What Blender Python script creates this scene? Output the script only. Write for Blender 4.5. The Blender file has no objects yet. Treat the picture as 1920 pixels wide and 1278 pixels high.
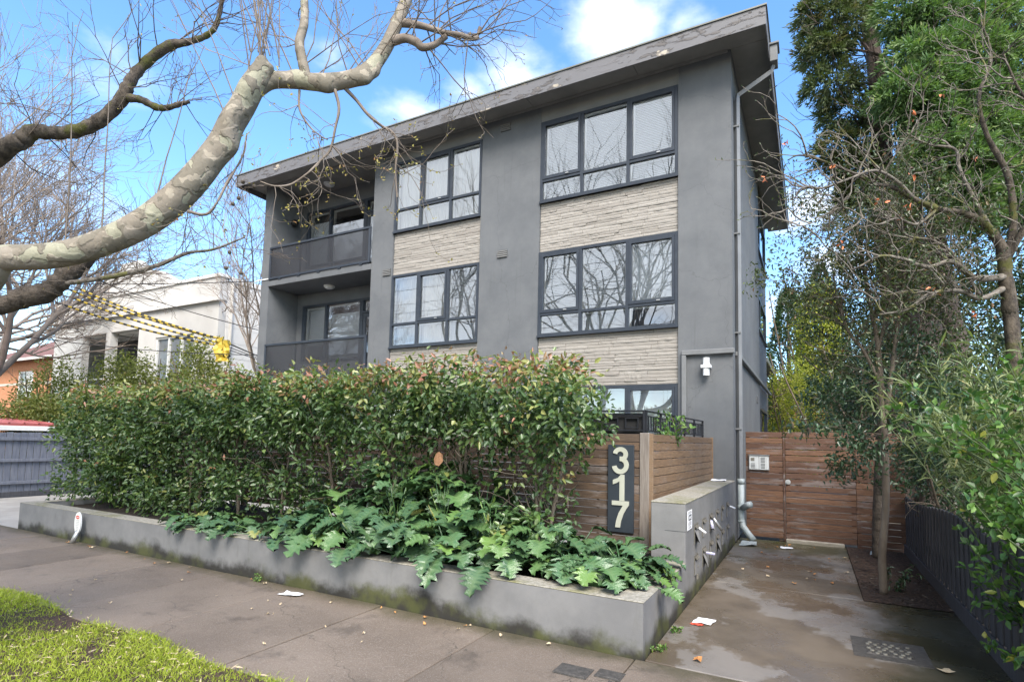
import bpy, math, random
import numpy as np
from mathutils import Vector, Matrix
R = math.radians
scene = bpy.context.scene
COL = scene.collection
random.seed(7); rng = np.random.default_rng(11)

# ------------------------------------------------------------------ camera
cam_d = bpy.data.cameras.new("camera"); cam = bpy.data.objects.new("camera", cam_d); COL.objects.link(cam)
yaw, pitch, roll = -0.4901, 0.0745, 0.0214
fw = Vector((math.sin(yaw)*math.cos(pitch), math.cos(yaw)*math.cos(pitch), math.sin(pitch)))
rt = Vector((math.cos(yaw), -math.sin(yaw), 0)); up = rt.cross(fw)
rt, up = rt*math.cos(roll)+up*math.sin(roll), up*math.cos(roll)-rt*math.sin(roll)
M = Matrix((rt, up, -fw)).transposed().to_4x4(); M.translation = (1.1669, -9.9436, 1.65)
cam.matrix_world = M
cam_d.sensor_width = 36.0; cam_d.lens = 36.0*1025.15/1920
cam_d.shift_x = (960-974.87)/1920; cam_d.shift_y = (746.6-639)/1920
cam_d.clip_start = 0.05; cam_d.clip_end = 1500
scene.camera = cam

# ------------------------------------------------------------------ light
scene.view_settings.view_transform = 'Standard'; scene.view_settings.look = 'None'
scene.view_settings.exposure = 1.95; scene.view_settings.gamma = 1.0
SUN_EL, SUN_AZ = R(48), R(143)          # azimuth clockwise from +Y: behind the photographer, to the right
sd = Vector((math.sin(SUN_AZ)*math.cos(SUN_EL), math.cos(SUN_AZ)*math.cos(SUN_EL), math.sin(SUN_EL)))
sun_d = bpy.data.lights.new("sun", 'SUN'); sun_d.energy = 2.0; sun_d.angle = R(34); sun_d.color = (1.0, 0.93, 0.83)
sun = bpy.data.objects.new("sun", sun_d); COL.objects.link(sun)
sun.rotation_euler = (-sd).to_track_quat('-Z', 'Y').to_euler(); sun.location = (0, -20, 30)

world = bpy.data.worlds.new("World"); scene.world = world; world.use_nodes = True
nt = world.node_tree; nt.nodes.clear()
def N(t, typ, **kw):
    n = t.nodes.new(typ)
    for k, v in kw.items():
        if k.startswith('i_'):
            key = k[2:]; key = int(key) if key.isdigit() else key.replace('_', ' ')
            n.inputs[key].default_value = v
        else: setattr(n, k, v)
    return n
def sky_world():
    L = nt.links.new
    out = N(nt, 'ShaderNodeOutputWorld'); bg = N(nt, 'ShaderNodeBackground'); bg.inputs[1].default_value = 0.13
    sky = N(nt, 'ShaderNodeTexSky', sky_type='NISHITA', sun_disc=False, sun_elevation=SUN_EL, sun_rotation=SUN_AZ,
            air_density=1.0, dust_density=0.6, ozone_density=1.6)
    hs = N(nt, 'ShaderNodeHueSaturation'); hs.inputs['Saturation'].default_value = 1.20; hs.inputs['Value'].default_value = 0.88
    L(sky.outputs[0], hs.inputs['Color'])
    tc = N(nt, 'ShaderNodeTexCoord')
    noise = N(nt, 'ShaderNodeTexNoise'); noise.inputs['Scale'].default_value = 6.5; noise.inputs['Detail'].default_value = 7; noise.inputs['Roughness'].default_value = 0.55
    mp = N(nt, 'ShaderNodeMapping'); mp.inputs['Scale'].default_value = (1, 1, 1.8)
    L(tc.outputs['Generated'], mp.inputs[0]); L(mp.outputs[0], noise.inputs[0])
    # fair-weather clouds scattered right round the sky
    blobs = [(-.237,.75,.618,.165,1.0), (-.16,.77,.61,.10,.8), (-.40,.715,.565,.13,1.0), (-.47,.69,.55,.10,.8), (-.56,.65,.52,.10,.9), (.012,.931,.364,.11,.95), (.05,.95,.28,.13,.8),
             (-.62,.55,.56,.10,.55), (-.80,.36,.48,.11,.55), (-.03,.97,.22,.10,.6), (-.9,.3,.3,.16,.6), (.5,.75,.4,.2,.9), (.85,.3,.42,.22,.9), (.7,-.5,.5,.25,.9),
             (-.25,-.85,.45,1.1,1.9), (.55,-.75,.4,.8,1.4), (-.85,-.45,.35,.6,.9), (-.95,-.1,.3,.2,.8), (.3,-.4,.86,.2,.7), (-.55,.1,.83,.18,.7), (.45,.3,.84,.18,.7)]
    acc = None
    for bx, by, bz, rad, s in blobs:
        c = Vector((bx, by, bz)).normalized()
        d = N(nt, 'ShaderNodeVectorMath', operation='SUBTRACT'); L(tc.outputs['Generated'], d.inputs[0]); d.inputs[1].default_value = c
        d2 = N(nt, 'ShaderNodeVectorMath', operation='MULTIPLY'); L(d.outputs[0], d2.inputs[0]); d2.inputs[1].default_value = (1, 1, 1.9)
        ln = N(nt, 'ShaderNodeVectorMath', operation='LENGTH'); L(d2.outputs[0], ln.inputs[0])
        mr = N(nt, 'ShaderNodeMapRange'); mr.inputs[1].default_value = rad; mr.inputs[2].default_value = 0.0; mr.inputs[3].default_value = 0; mr.inputs[4].default_value = s
        L(ln.outputs['Value'], mr.inputs[0])
        if acc is None: acc = mr.outputs[0]
        else:
            mx = N(nt, 'ShaderNodeMath', operation='MAXIMUM'); L(acc, mx.inputs[0]); L(mr.outputs[0], mx.inputs[1]); acc = mx.outputs[0]
    ad = N(nt, 'ShaderNodeMath', operation='MULTIPLY_ADD'); L(noise.outputs[0], ad.inputs[0]); ad.inputs[1].default_value = 1.7; L(acc, ad.inputs[2])
    cr = N(nt, 'ShaderNodeMapRange', interpolation_type='SMOOTHSTEP'); cr.inputs[1].default_value = 1.12; cr.inputs[2].default_value = 1.95; L(ad.outputs[0], cr.inputs[0])
    gate = N(nt, 'ShaderNodeMapRange', interpolation_type='SMOOTHSTEP'); gate.inputs[1].default_value = 0.0; gate.inputs[2].default_value = 0.22; L(acc, gate.inputs[0])
    ml = N(nt, 'ShaderNodeMath', operation='MULTIPLY'); L(cr.outputs[0], ml.inputs[0]); L(gate.outputs[0], ml.inputs[1])
    mix = N(nt, 'ShaderNodeMix', data_type='RGBA'); L(ml.outputs[0], mix.inputs[0]); L(hs.outputs[0], mix.inputs[6]); mix.inputs[7].default_value = (3.3, 3.45, 3.7, 1)
    L(mix.outputs[2], bg.inputs[0]); L(bg.outputs[0], out.inputs[0])
sky_world()

# ------------------------------------------------------------------ materials
MATS = {}
def new_mat(name):
    m = bpy.data.materials.new(name); m.use_nodes = True; t = m.node_tree
    b = t.nodes['Principled BSDF']; MATS[name] = m
    return m, t, b
def ramp(t, stops):
    r = N(t, 'ShaderNodeValToRGB'); e = r.color_ramp.elements
    while len(e) < len(stops): e.new(0.5)
    for k, (p, c) in enumerate(stops): e[k].position = p; e[k].color = (*c, 1)
    return r
def wpos(t): return N(t, 'ShaderNodeNewGeometry').outputs['Position']
def noise(t, vec, scale, detail=5, rough=0.55, stretch=None):
    if stretch:
        mp = N(t, 'ShaderNodeMapping'); mp.inputs['Scale'].default_value = stretch; t.links.new(vec, mp.inputs[0]); vec = mp.outputs[0]
    n = N(t, 'ShaderNodeTexNoise'); n.inputs['Scale'].default_value = scale; n.inputs['Detail'].default_value = detail; n.inputs['Roughness'].default_value = rough
    t.links.new(vec, n.inputs[0]); return n.outputs[0]
def bump(t, b, h, strength, dist=0.01):
    bn = N(t, 'ShaderNodeBump'); bn.inputs['Strength'].default_value = strength; bn.inputs['Distance'].default_value = dist
    t.links.new(h, bn.inputs['Height']); t.links.new(bn.outputs[0], b.inputs['Normal'])
def mixc(t, fac, a, b):
    m = N(t, 'ShaderNodeMix', data_type='RGBA')
    if hasattr(fac, 'links') or not isinstance(fac, (int, float)): t.links.new(fac, m.inputs[0])
    else: m.inputs[0].default_value = fac
    for k, q in ((6, a), (7, b)):
        if isinstance(q, tuple): m.inputs[k].default_value = (*q, 1)
        else: t.links.new(q, m.inputs[k])
    return m.outputs[2]
def mrange(t, x, a, b, c=0.0, d=1.0):
    m = N(t, 'ShaderNodeMapRange', interpolation_type='SMOOTHSTEP')
    for k, q in ((1, a), (2, b), (3, c), (4, d)): m.inputs[k].default_value = q
    t.links.new(x, m.inputs[0]); return m.outputs[0]
def math2(t, op, a, b):
    m = N(t, 'ShaderNodeMath', operation=op)
    for k, q in ((0, a), (1, b)):
        if isinstance(q, (int, float)): m.inputs[k].default_value = q
        else: t.links.new(q, m.inputs[k])
    return m.outputs[0]
def pmat(name, c1, c2, scale=3, rough=0.7, bstr=0.15, bscale=60, detail=6, stretch=None, spec=0.4, metal=0.0, bdist=0.01, lo=0.3, hi=0.7):
    m, t, b = new_mat(name); P = wpos(t)
    f = noise(t, P, scale, detail, 0.6, stretch)
    t.links.new(mixc(t, mrange(t, f, lo, hi), c1, c2), b.inputs['Base Color'])
    b.inputs['Roughness'].default_value = rough; b.inputs['Specular IOR Level'].default_value = spec; b.inputs['Metallic'].default_value = metal
    if bstr: bump(t, b, noise(t, P, bscale, 4, 0.6, stretch), bstr, bdist)
    return m
def make_mats():
    # painted render: cloudy tone, faint drip streaks, hairline cracks
    m, t, b = new_mat('render_grey'); P = wpos(t)
    c = mixc(t, mrange(t, noise(t, P, 1.3, 8, .65), .3, .7), (.104,.111,.120), (.138,.145,.153))
    c = mixc(t, math2(t, 'MULTIPLY', mrange(t, noise(t, P, 2.2, 7, .7, (4, 4, .22)), .55, .78), .40), c, (.070,.074,.078))
    c = mixc(t, math2(t, 'MULTIPLY', mrange(t, noise(t, P, 5, 7, .7), .60, .74), .30), c, (.19,.195,.20))
    vo = N(t, 'ShaderNodeTexVoronoi', feature='DISTANCE_TO_EDGE'); vo.inputs['Scale'].default_value = .55; nz = N(t, 'ShaderNodeTexNoise'); nz.inputs['Scale'].default_value = 2.5; nz.inputs['Detail'].default_value = 6; t.links.new(P, nz.inputs[0])
    ad = N(t, 'ShaderNodeVectorMath', operation='MULTIPLY_ADD'); t.links.new(nz.outputs['Color'], ad.inputs[0]); ad.inputs[1].default_value = (.5,.5,.5); t.links.new(P, ad.inputs[2]); t.links.new(ad.outputs[0], vo.inputs[0])
    c = mixc(t, math2(t, 'MULTIPLY', mrange(t, vo.outputs['Distance'], .0035, .0), .45), c, (.06,.063,.067))
    t.links.new(c, b.inputs['Base Color']); b.inputs['Roughness'].default_value = .82; bump(t, b, math2(t, 'ADD', noise(t, P, 150, 4, .7), noise(t, P, 14, 5, .6)), .35, .006)
    pmat('render_grey_light', (.16,.162,.160), (.19,.19,.186), 2.0, .8, .3, 150, bdist=.004)
    pmat('soffit', (.20,.198,.192), (.25,.245,.235), 2.0, .75, .1, 80)
    # peeling fascia paint
    m, t, b = new_mat('fascia'); P = wpos(t)
    f = noise(t, P, 3.2, 9, .62, (1, 1, 3.5)); g = noise(t, P, .55, 3)
    pe = math2(t, 'MULTIPLY', mrange(t, f, .53, .57), mrange(t, g, .40, .52))
    bare = mrange(t, noise(t, P, 2.3, 6), .60, .64)
    c = mixc(t, pe, (.145,.142,.148), (.105,.095,.09)); c = mixc(t, math2(t, 'MULTIPLY', pe, bare), c, (.42,.37,.30))
    t.links.new(c, b.inputs['Base Color']); b.inputs['Roughness'].default_value = .55; bump(t, b, math2(t, 'MULTIPLY', f, pe), .9, .02)
    pmat('flashing', (.17,.18,.16), (.22,.22,.19), 4, .45, .05, 40, metal=.3)
    pmat('downpipe', (.145,.15,.155), (.18,.185,.19), 3, .5, .05, 60)
    pmat('frame_dark', (.026,.034,.048), (.036,.044,.058), 5, .38, 0)
    pmat('white_paint', (.70,.70,.68), (.78,.78,.76), 5, .5, .05, 80)
    pmat('blind', (.74,.77,.80), (.80,.82,.84), 2, .6, 0)
    pmat('curtain', (.76,.75,.72), (.84,.83,.80), 2, .9, .1, 20)
    pmat('room', (.18,.17,.155), (.24,.225,.2), 1.5, .9, 0)
    # per-stone colour
    m, t, b = new_mat('stone'); P = wpos(t); oi = N(t, 'ShaderNodeObjectInfo')
    base = ramp(t, [(0,(.27,.25,.225)), (.35,(.305,.283,.255)), (.7,(.335,.313,.284)), (1,(.245,.225,.202))]); t.links.new(oi.outputs['Random'], base.inputs[0])
    f = noise(t, P, 34, 8, .7, (1, 1, 1.5)); c = mixc(t, mrange(t, f, .30, .50), (.235,.21,.185), base.outputs[0])
    t.links.new(c, b.inputs['Base Color']); b.inputs['Roughness'].default_value = .92; bump(t, b, f, .45, .012)
    pmat('mortar', (.24,.218,.195), (.28,.255,.23), 12, .95, .5, 60)
    # rendered garden wall with damp moss at the foot
    m, t, b = new_mat('planter'); P = wpos(t); sx = N(t, 'ShaderNodeSeparateXYZ'); t.links.new(P, sx.inputs[0])
    n1 = noise(t, P, 1.3, 7, .65); n2 = noise(t, P, 9, 6, .7)
    hgt = math2(t, 'ADD', sx.outputs[2], math2(t, 'MULTIPLY', math2(t, 'SUBTRACT', n1, .5), -.55)); hgt = math2(t, 'ADD', hgt, math2(t, 'MULTIPLY', math2(t, 'SUBTRACT', n2, .5), -.12))
    low = mrange(t, hgt, .21, .05)
    c = mixc(t, mrange(t, noise(t, P, 2.2, 6, .65), .3, .7), (.155,.155,.157), (.205,.203,.202))
    st = mrange(t, noise(t, P, 7, 6, .7, (1, 1, .25)), .55, .75); c = mixc(t, math2(t, 'MULTIPLY', st, .35), c, (.10,.10,.085))
    moss = mixc(t, mrange(t, noise(t, P, 3.1, 5), .42, .62), (.024,.022,.018), (.062,.066,.02))
    t.links.new(mixc(t, low, c, moss), b.inputs['Base Color']); b.inputs['Roughness'].default_value = .85; bump(t, b, noise(t, P, 120, 4), .35, .004)
    m, t, b = new_mat('coping'); P = wpos(t)
    c = mixc(t, mrange(t, noise(t, P, 30, 6, .75), .35, .65), (.20,.185,.15), (.36,.335,.28))
    c = mixc(t, math2(t, 'MULTIPLY', mrange(t, noise(t, P, 1.7, 6, .7), .48, .68), .75), c, (.14,.135,.035)); t.links.new(c, b.inputs['Base Color'])
    b.inputs['Roughness'].default_value = .9; bump(t, b, noise(t, P, 70, 5), .5, .006)
    # weathered hardwood boards: per-board tint, bleached streaks; return copy lightened for the light on that face
    for nm, ca, cb, cc, grey in (('timber', (.080,.054,.038), (.145,.094,.060), (.18,.11,.064), .45), ('timber_gate', (.115,.056,.034), (.185,.094,.054), (.24,.122,.063), .45), ('timber_return_lit', (.20,.125,.072), (.29,.185,.108), (.25,.17,.105), .25)):
        m, t, b = new_mat(nm); P = wpos(t); oi = N(t, 'ShaderNodeObjectInfo')
        base = ramp(t, [(0, ca), (.5, cb), (.85, cc), (1, ca)]); t.links.new(oi.outputs['Random'], base.inputs[0])
        gr = noise(t, P, 5, 8, .7, (1.2, 1.2, 34)); c = mixc(t, mrange(t, gr, .35, .68), base.outputs[0], tuple(.55*q for q in ca))
        off = N(t, 'ShaderNodeVectorMath', operation='ADD'); t.links.new(P, off.inputs[0]); sc = N(t, 'ShaderNodeCombineXYZ'); t.links.new(math2(t, 'MULTIPLY', oi.outputs['Random'], 40), sc.inputs[0]); t.links.new(sc.outputs[0], off.inputs[1])
        bl = noise(t, off.outputs[0], 1.5, 9, .72, (1, 1, 5)); c = mixc(t, math2(t, 'MULTIPLY', mrange(t, bl, .50, .64), grey), c, (.27,.25,.245))
        t.links.new(c, b.inputs['Base Color']); b.inputs['Roughness'].default_value = .68; bump(t, b, gr, .5, .006)
    pmat('post_grey', (.16,.135,.115), (.24,.21,.185), 4, .85, .5, 9, stretch=(14,14,1))
    pmat('sign_board', (.022,.030,.040), (.030,.038,.048), 5, .55, .1, 60)
    pmat('numeral', (.38,.39,.32), (.46,.47,.40), 3, .5, .1, 60)
    pmat('black_iron', (.010,.012,.016), (.018,.019,.024), 6, .5, .1, 70)
    pmat('shade_cloth', (.012,.012,.013), (.02,.02,.02), 9, .9, .2, 90)
    pmat('dark_paling', (.045,.046,.052), (.068,.068,.076), 3, .75, .3, 12, stretch=(9,9,1))
    pmat('blue_paling', (.10,.11,.14), (.15,.16,.19), 3, .85, .3, 12, stretch=(9,9,1))
    pmat('pvc', (.26,.31,.32), (.37,.41,.41), 5, .45, .1, 30)
    pmat('metal_plain', (.42,.42,.42), (.52,.52,.52), 6, .35, .05, 50, metal=.7)
    pmat('letter_metal', (.17,.16,.135), (.25,.235,.20), 20, .45, .1, 80, metal=.4)
    pmat('intercom', (.50,.52,.53), (.58,.60,.60), 9, .4, 0)
    pmat('ink', (.05,.055,.06), (.08,.085,.09), 20, .6, 0)
    pmat('paper', (.72,.73,.76), (.82,.82,.84), 8, .7, .2, 30)
    pmat('paper_print', (.25,.25,.5), (.8,.78,.82), 55, .6, .2, 30)
    pmat('red_print', (.55,.07,.04), (.6,.09,.05), 8, .5, 0)
    pmat('brown_leaf', (.20,.10,.05), (.30,.16,.085), 30, .8, .3, 50)
    pmat('dead_leaf', (.34,.13,.04), (.5,.26,.09), 30, .7, .2, 60)
    pmat('straw', (.42,.32,.2), (.55,.45,.3), 30, .8, 0)
    pmat('dark_soil', (.018,.014,.011), (.045,.033,.025), 14, .95, .9, 35, bdist=.03)
    pmat('bark_mulch', (.025,.017,.013), (.10,.06,.04), 30, .95, 1, 40, bdist=.03)
    pmat('iron_lid', (.045,.042,.038), (.085,.078,.07), 30, .6, .6, 60)
    pmat('threshold', (.28,.25,.20), (.42,.38,.31), 7, .85, .5, 16, stretch=(1,6,6))
    # footpath, damp grey-brown concrete
    m, t, b = new_mat('footpath'); P = wpos(t); oi = N(t, 'ShaderNodeObjectInfo')
    c = mixc(t, mrange(t, noise(t, P, .9, 6, .6), .3, .7), (.142,.108,.080), (.205,.160,.122)); sp = noise(t, P, 130, 3, .8); c = mixc(t, mrange(t, sp, .52, .66), c, (.30,.26,.22))
    c = mixc(t, math2(t, 'MULTIPLY', mrange(t, noise(t, P, 2.3, 6, .65), .55, .7), .5), c, (.05,.041,.033))
    sx = N(t, 'ShaderNodeSeparateXYZ'); t.links.new(P, sx.inputs[0]); wy = math2(t, 'ADD', sx.outputs[1], math2(t, 'MULTIPLY', noise(t, P, 2.5, 6, .7), .5))
    c = mixc(t, math2(t, 'MULTIPLY', mrange(t, wy, -5.75, -5.42), .8), c, (.055,.05,.02))
    v = N(t, 'ShaderNodeMix', data_type='RGBA', blend_type='MULTIPLY'); v.inputs[0].default_value = .5; t.links.new(c, v.inputs[6]); rr = ramp(t, [(0,(.6,.6,.6)), (1,(1.2,1.2,1.2))]); t.links.new(oi.outputs['Random'], rr.inputs[0]); t.links.new(rr.outputs[0], v.inputs[7])
    t.links.new(v.outputs[2], b.inputs['Base Color']); t.links.new(mrange(t, noise(t, P, 1.4, 5), .35, .65, .6, .85), b.inputs['Roughness']); bump(t, b, math2(t, 'ADD', sp, noise(t, P, 40, 4)), .9, .008)
    vo = N(t, 'ShaderNodeTexVoronoi', feature='DISTANCE_TO_EDGE'); vo.inputs['Scale'].default_value = .42; nz = N(t, 'ShaderNodeTexNoise'); nz.inputs['Scale'].default_value = 3; nz.inputs['Detail'].default_value = 7; t.links.new(P, nz.inputs[0])
    ad = N(t, 'ShaderNodeVectorMath', operation='MULTIPLY_ADD'); t.links.new(nz.outputs['Color'], ad.inputs[0]); ad.inputs[1].default_value = (.6,.6,.6); t.links.new(P, ad.inputs[2]); t.links.new(ad.outputs[0], vo.inputs[0])
    t.links.new(mixc(t, math2(t, 'MULTIPLY', mrange(t, vo.outputs['Distance'], .0025, .0), .7), v.outputs[2], (.03,.026,.02)), b.inputs['Base Color'])
    # driveway, wet in patches
    m, t, b = new_mat('driveway'); P = wpos(t); sx = N(t, 'ShaderNodeSeparateXYZ'); t.links.new(P, sx.inputs[0])
    w = noise(t, P, .85, 7, .62, (1, .8, 1)); pale = mrange(t, w, .52, .56)
    c = mixc(t, mrange(t, noise(t, P, 2.2, 6), .3, .7), (.090,.070,.048), (.130,.104,.076)); c = mixc(t, math2(t, 'MULTIPLY', pale, .6), c, (.215,.20,.185))
    mo = math2(t, 'ADD', sx.outputs[0], math2(t, 'MULTIPLY', noise(t, P, 1.6, 6, .65), 1.1)); c = mixc(t, math2(t, 'MULTIPLY', mrange(t, mo, 2.05, 2.5), .85), c, (.030,.029,.012))
    mg = math2(t, 'ADD', sx.outputs[1], math2(t, 'MULTIPLY', noise(t, P, 2.6, 6, .65), 1.6)); c = mixc(t, math2(t, 'MULTIPLY', mrange(t, mg, .0, .9), .7), c, (.05,.052,.02))
    t.links.new(c, b.inputs['Base Color']); t.links.new(mrange(t, noise(t, P, 1.1, 6, .6), .42, .58, .16, .6), b.inputs['Roughness']); bump(t, b, noise(t, P, 90, 4, .7), .28, .005)
    pmat('ground', (.09,.085,.07), (.14,.13,.11), .6, .9, .3, 30)
    pmat('asphalt', (.045,.045,.046), (.065,.064,.062), 2, .85, .5, 80)
    pmat('kerb', (.22,.215,.20), (.30,.29,.27), 3, .85, .4, 50)
    pmat('pale_concrete', (.26,.245,.22), (.38,.36,.33), 1.2, .7, .3, 60)
    # plane-tree bark: camouflage patches
    m, t, b = new_mat('plane_bark'); P = wpos(t)
    wv = N(t, 'ShaderNodeVectorMath', operation='MULTIPLY_ADD'); nz = N(t, 'ShaderNodeTexNoise'); nz.inputs['Scale'].default_value = 7; nz.inputs['Detail'].default_value = 3; t.links.new(P, nz.inputs[0]); t.links.new(nz.outputs['Color'], wv.inputs[0]); wv.inputs[1].default_value = (.10,.10,.10); t.links.new(P, wv.inputs[2])
    a1 = noise(t, wv.outputs[0], 5.0, 2.5, .5); a2 = noise(t, wv.outputs[0], 7.0, 2.5, .5); a3 = noise(t, wv.outputs[0], 13.0, 2, .5)
    c = mixc(t, mrange(t, a1, .495, .505), (.205,.175,.134), (.172,.150,.112)); c = mixc(t, mrange(t, a3, .60, .61), c, (.30,.26,.20)); c = mixc(t, mrange(t, a3, .385, .375), c, (.13,.115,.085)); c = mixc(t, mrange(t, a2, .575, .583), c, (.285,.272,.195)); c = mixc(t, mrange(t, noise(t, P, 2.1, 2), .60, .61), c, (.25,.215,.17))
    c = mixc(t, math2(t, 'MULTIPLY', mrange(t, noise(t, P, 40, 5, .7), .5, .75), .35), c, (.06,.05,.04))
    sx = N(t, 'ShaderNodeSeparateXYZ'); gn = N(t, 'ShaderNodeNewGeometry'); t.links.new(gn.outputs['Normal'], sx.inputs[0])
    t.links.new(c, b.inputs['Base Color']); b.inputs['Roughness'].default_value = .75
    bump(t, b, math2(t, 'ADD', math2(t, 'ADD', mrange(t, a1, .48, .52), mrange(t, a2, .56, .59, .0, -1.0)), math2(t, 'MULTIPLY', noise(t, P, 45, 5), .5)), .5, .012)
    pmat('bark_dark', (.045,.036,.028), (.115,.092,.072), 9, .95, 1, 26, bdist=.03)
    m, t, b = new_mat('bark_moss'); P = wpos(t)
    f = noise(t, P, 14, 8, .7, (1, 1, .6)); c = mixc(t, mrange(t, f, .35, .65), (.035,.028,.022), (.13,.105,.08)); c = mixc(t, mrange(t, noise(t, P, 3.2, 5, .6), .5, .62), c, (.085,.085,.02))
    t.links.new(c, b.inputs['Base Color']); b.inputs['Roughness'].default_value = .95; bump(t, b, f, 1, .03)
    m, t, b = new_mat('bark_lichen'); P = wpos(t)
    f = noise(t, P, 16, 8, .7); c = mixc(t, mrange(t, f, .35, .65), (.07,.058,.045), (.22,.195,.165)); c = mixc(t, mrange(t, noise(t, P, 4.2, 5, .6), .54, .64), c, (.12,.115,.035))
    t.links.new(c, b.inputs['Base Color']); b.inputs['Roughness'].default_value = .95; bump(t, b, f, .8, .02)
    pmat('bark_cypress', (.085,.062,.052), (.17,.135,.118), 5, .95, 1, 9, stretch=(9,9,.7), bdist=.04)
    pmat('bark_smooth', (.115,.088,.066), (.19,.155,.12), 8, .8, .3, 30, stretch=(1,1,.4))
    pmat('twig', (.10,.078,.058), (.17,.135,.105), 8, .85, 0)
    pmat('twig_pale', (.15,.12,.095), (.24,.20,.165), 8, .85, 0)
    pmat('twig_far', (.22,.18,.145), (.34,.28,.235), 2, .85, 0)
    def foliage(name, stops, rough=.42, trans=.25, spec=.5):
        m, t, b = new_mat(name); at = N(t, 'ShaderNodeAttribute', attribute_name='rnd')
        rp = ramp(t, stops); t.links.new(at.outputs['Fac'], rp.inputs[0]); t.links.new(rp.outputs[0], b.inputs['Base Color'])
        b.inputs['Roughness'].default_value = rough; b.inputs['Specular IOR Level'].default_value = spec
        tr = N(t, 'ShaderNodeBsdfTranslucent'); g = N(t, 'ShaderNodeMix', data_type='RGBA', blend_type='MULTIPLY'); g.inputs[0].default_value = 1; t.links.new(rp.outputs[0], g.inputs[6]); g.inputs[7].default_value = (1.3,1.5,.6,1); t.links.new(g.outputs[2], tr.inputs[0])
        ms = N(t, 'ShaderNodeMixShader'); ms.inputs[0].default_value = trans; t.links.new(b.outputs[0], ms.inputs[1]); t.links.new(tr.outputs[0], ms.inputs[2]); t.links.new(ms.outputs[0], t.nodes['Material Output'].inputs[0])
    foliage('leaf_hedge', [(0,(.042,.078,.030)), (.4,(.082,.142,.046)), (.68,(.16,.22,.062)), (.86,(.28,.29,.09)), (.93,(.34,.145,.09)), (1,(.40,.21,.14))], .34, .22, .6)
    foliage('leaf_dark', [(0,(.026,.055,.028)), (.6,(.048,.092,.042)), (.9,(.085,.125,.05)), (1,(.16,.10,.05))], .35, .15, .6)
    foliage('leaf_camellia', [(0,(.040,.062,.026)), (.6,(.075,.105,.040)), (.85,(.12,.14,.05)), (1,(.19,.11,.055))], .4, .2, .6)
    foliage('leaf_bright', [(0,(.05,.115,.034)), (.5,(.095,.195,.046)), (.85,(.17,.27,.065)), (1,(.36,.33,.06))], .38, .3, .5)
    foliage('leaf_narrow', [(0,(.10,.14,.055)), (.5,(.18,.22,.09)), (.85,(.27,.30,.14)), (1,(.34,.31,.13))], .45, .25)
    foliage('leaf_yellow', [(0,(.085,.10,.02)), (.5,(.15,.17,.03)), (.85,(.24,.24,.04)), (1,(.30,.22,.06))], .5, .35)
    foliage('leaf_golden', [(0,(.17,.19,.03)), (.5,(.30,.32,.045)), (.85,(.44,.43,.06)), (1,(.48,.42,.08))], .5, .35)
    foliage('leaf_olive', [(0,(.11,.13,.03)), (.5,(.18,.20,.05)), (.85,(.26,.27,.075)), (1,(.30,.24,.10))], .5, .3)
    foliage('leaf_conifer', [(0,(.016,.040,.018)), (.5,(.030,.072,.028)), (1,(.060,.11,.035))], .6, .15)
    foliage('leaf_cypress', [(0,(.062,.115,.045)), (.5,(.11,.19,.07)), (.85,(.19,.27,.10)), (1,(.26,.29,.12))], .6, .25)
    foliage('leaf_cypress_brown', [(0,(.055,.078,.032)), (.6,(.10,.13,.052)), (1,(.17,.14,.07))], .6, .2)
    foliage('leaf_bud', [(0,(.30,.24,.06)), (.6,(.42,.36,.10)), (1,(.30,.14,.07))], .5, .3)
    foliage('grass', [(0,(.22,.27,.025)), (.5,(.36,.43,.04)), (.9,(.46,.50,.07)), (1,(.52,.42,.19))], .5, .35)
    # acanthus leaves: paler veins along the ribs, one tint per leaf
    m, t, b = new_mat('leaf_acanthus'); oi = N(t, 'ShaderNodeObjectInfo'); at = N(t, 'ShaderNodeAttribute', attribute_name='rnd')
    rp = ramp(t, [(0,(.034,.080,.034)), (.55,(.052,.118,.044)), (.85,(.075,.15,.042)), (.985,(.11,.20,.035)), (1,(.24,.23,.06))]); t.links.new(oi.outputs['Random'], rp.inputs[0])
    c = mixc(t, math2(t, 'MULTIPLY', at.outputs['Fac'], .30), rp.outputs[0], (.20,.28,.13)); t.links.new(c, b.inputs['Base Color']); b.inputs['Roughness'].default_value = .30; b.inputs['Specular IOR Level'].default_value = .55
    bump(t, b, noise(t, N(t, 'ShaderNodeTexCoord').outputs['Object'], 22, 4), .4, .01)
    # glass that both mirrors the street and shows the blinds behind it
    m, t, b = new_mat('glass'); t.nodes.remove(b); tr = N(t, 'ShaderNodeBsdfTransparent'); tr.inputs[0].default_value = (.96,.975,.98,1); gl = N(t, 'ShaderNodeBsdfGlossy'); gl.inputs['Roughness'].default_value = .012; gl.inputs[0].default_value = (.92,.96,1,1)
    lw = N(t, 'ShaderNodeLayerWeight'); lw.inputs[0].default_value = .5; ms = N(t, 'ShaderNodeMixShader'); t.links.new(mrange(t, lw.outputs['Fresnel'], 0, 1, .27, .95), ms.inputs[0])
    P = wpos(t); bn = N(t, 'ShaderNodeBump'); bn.inputs['Strength'].default_value = .05; bn.inputs['Distance'].default_value = .02; t.links.new(noise(t, P, 1.3, 2), bn.inputs['Height']); t.links.new(bn.outputs[0], gl.inputs['Normal'])
    t.links.new(tr.outputs[0], ms.inputs[1]); t.links.new(gl.outputs[0], ms.inputs[2]); t.links.new(ms.outputs[0], t.nodes['Material Output'].inputs[0])
    # perforated balcony screen
    m, t, b = new_mat('perforated'); b.inputs['Base Color'].default_value = (.035,.036,.042,1); b.inputs['Roughness'].default_value = .5
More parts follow.
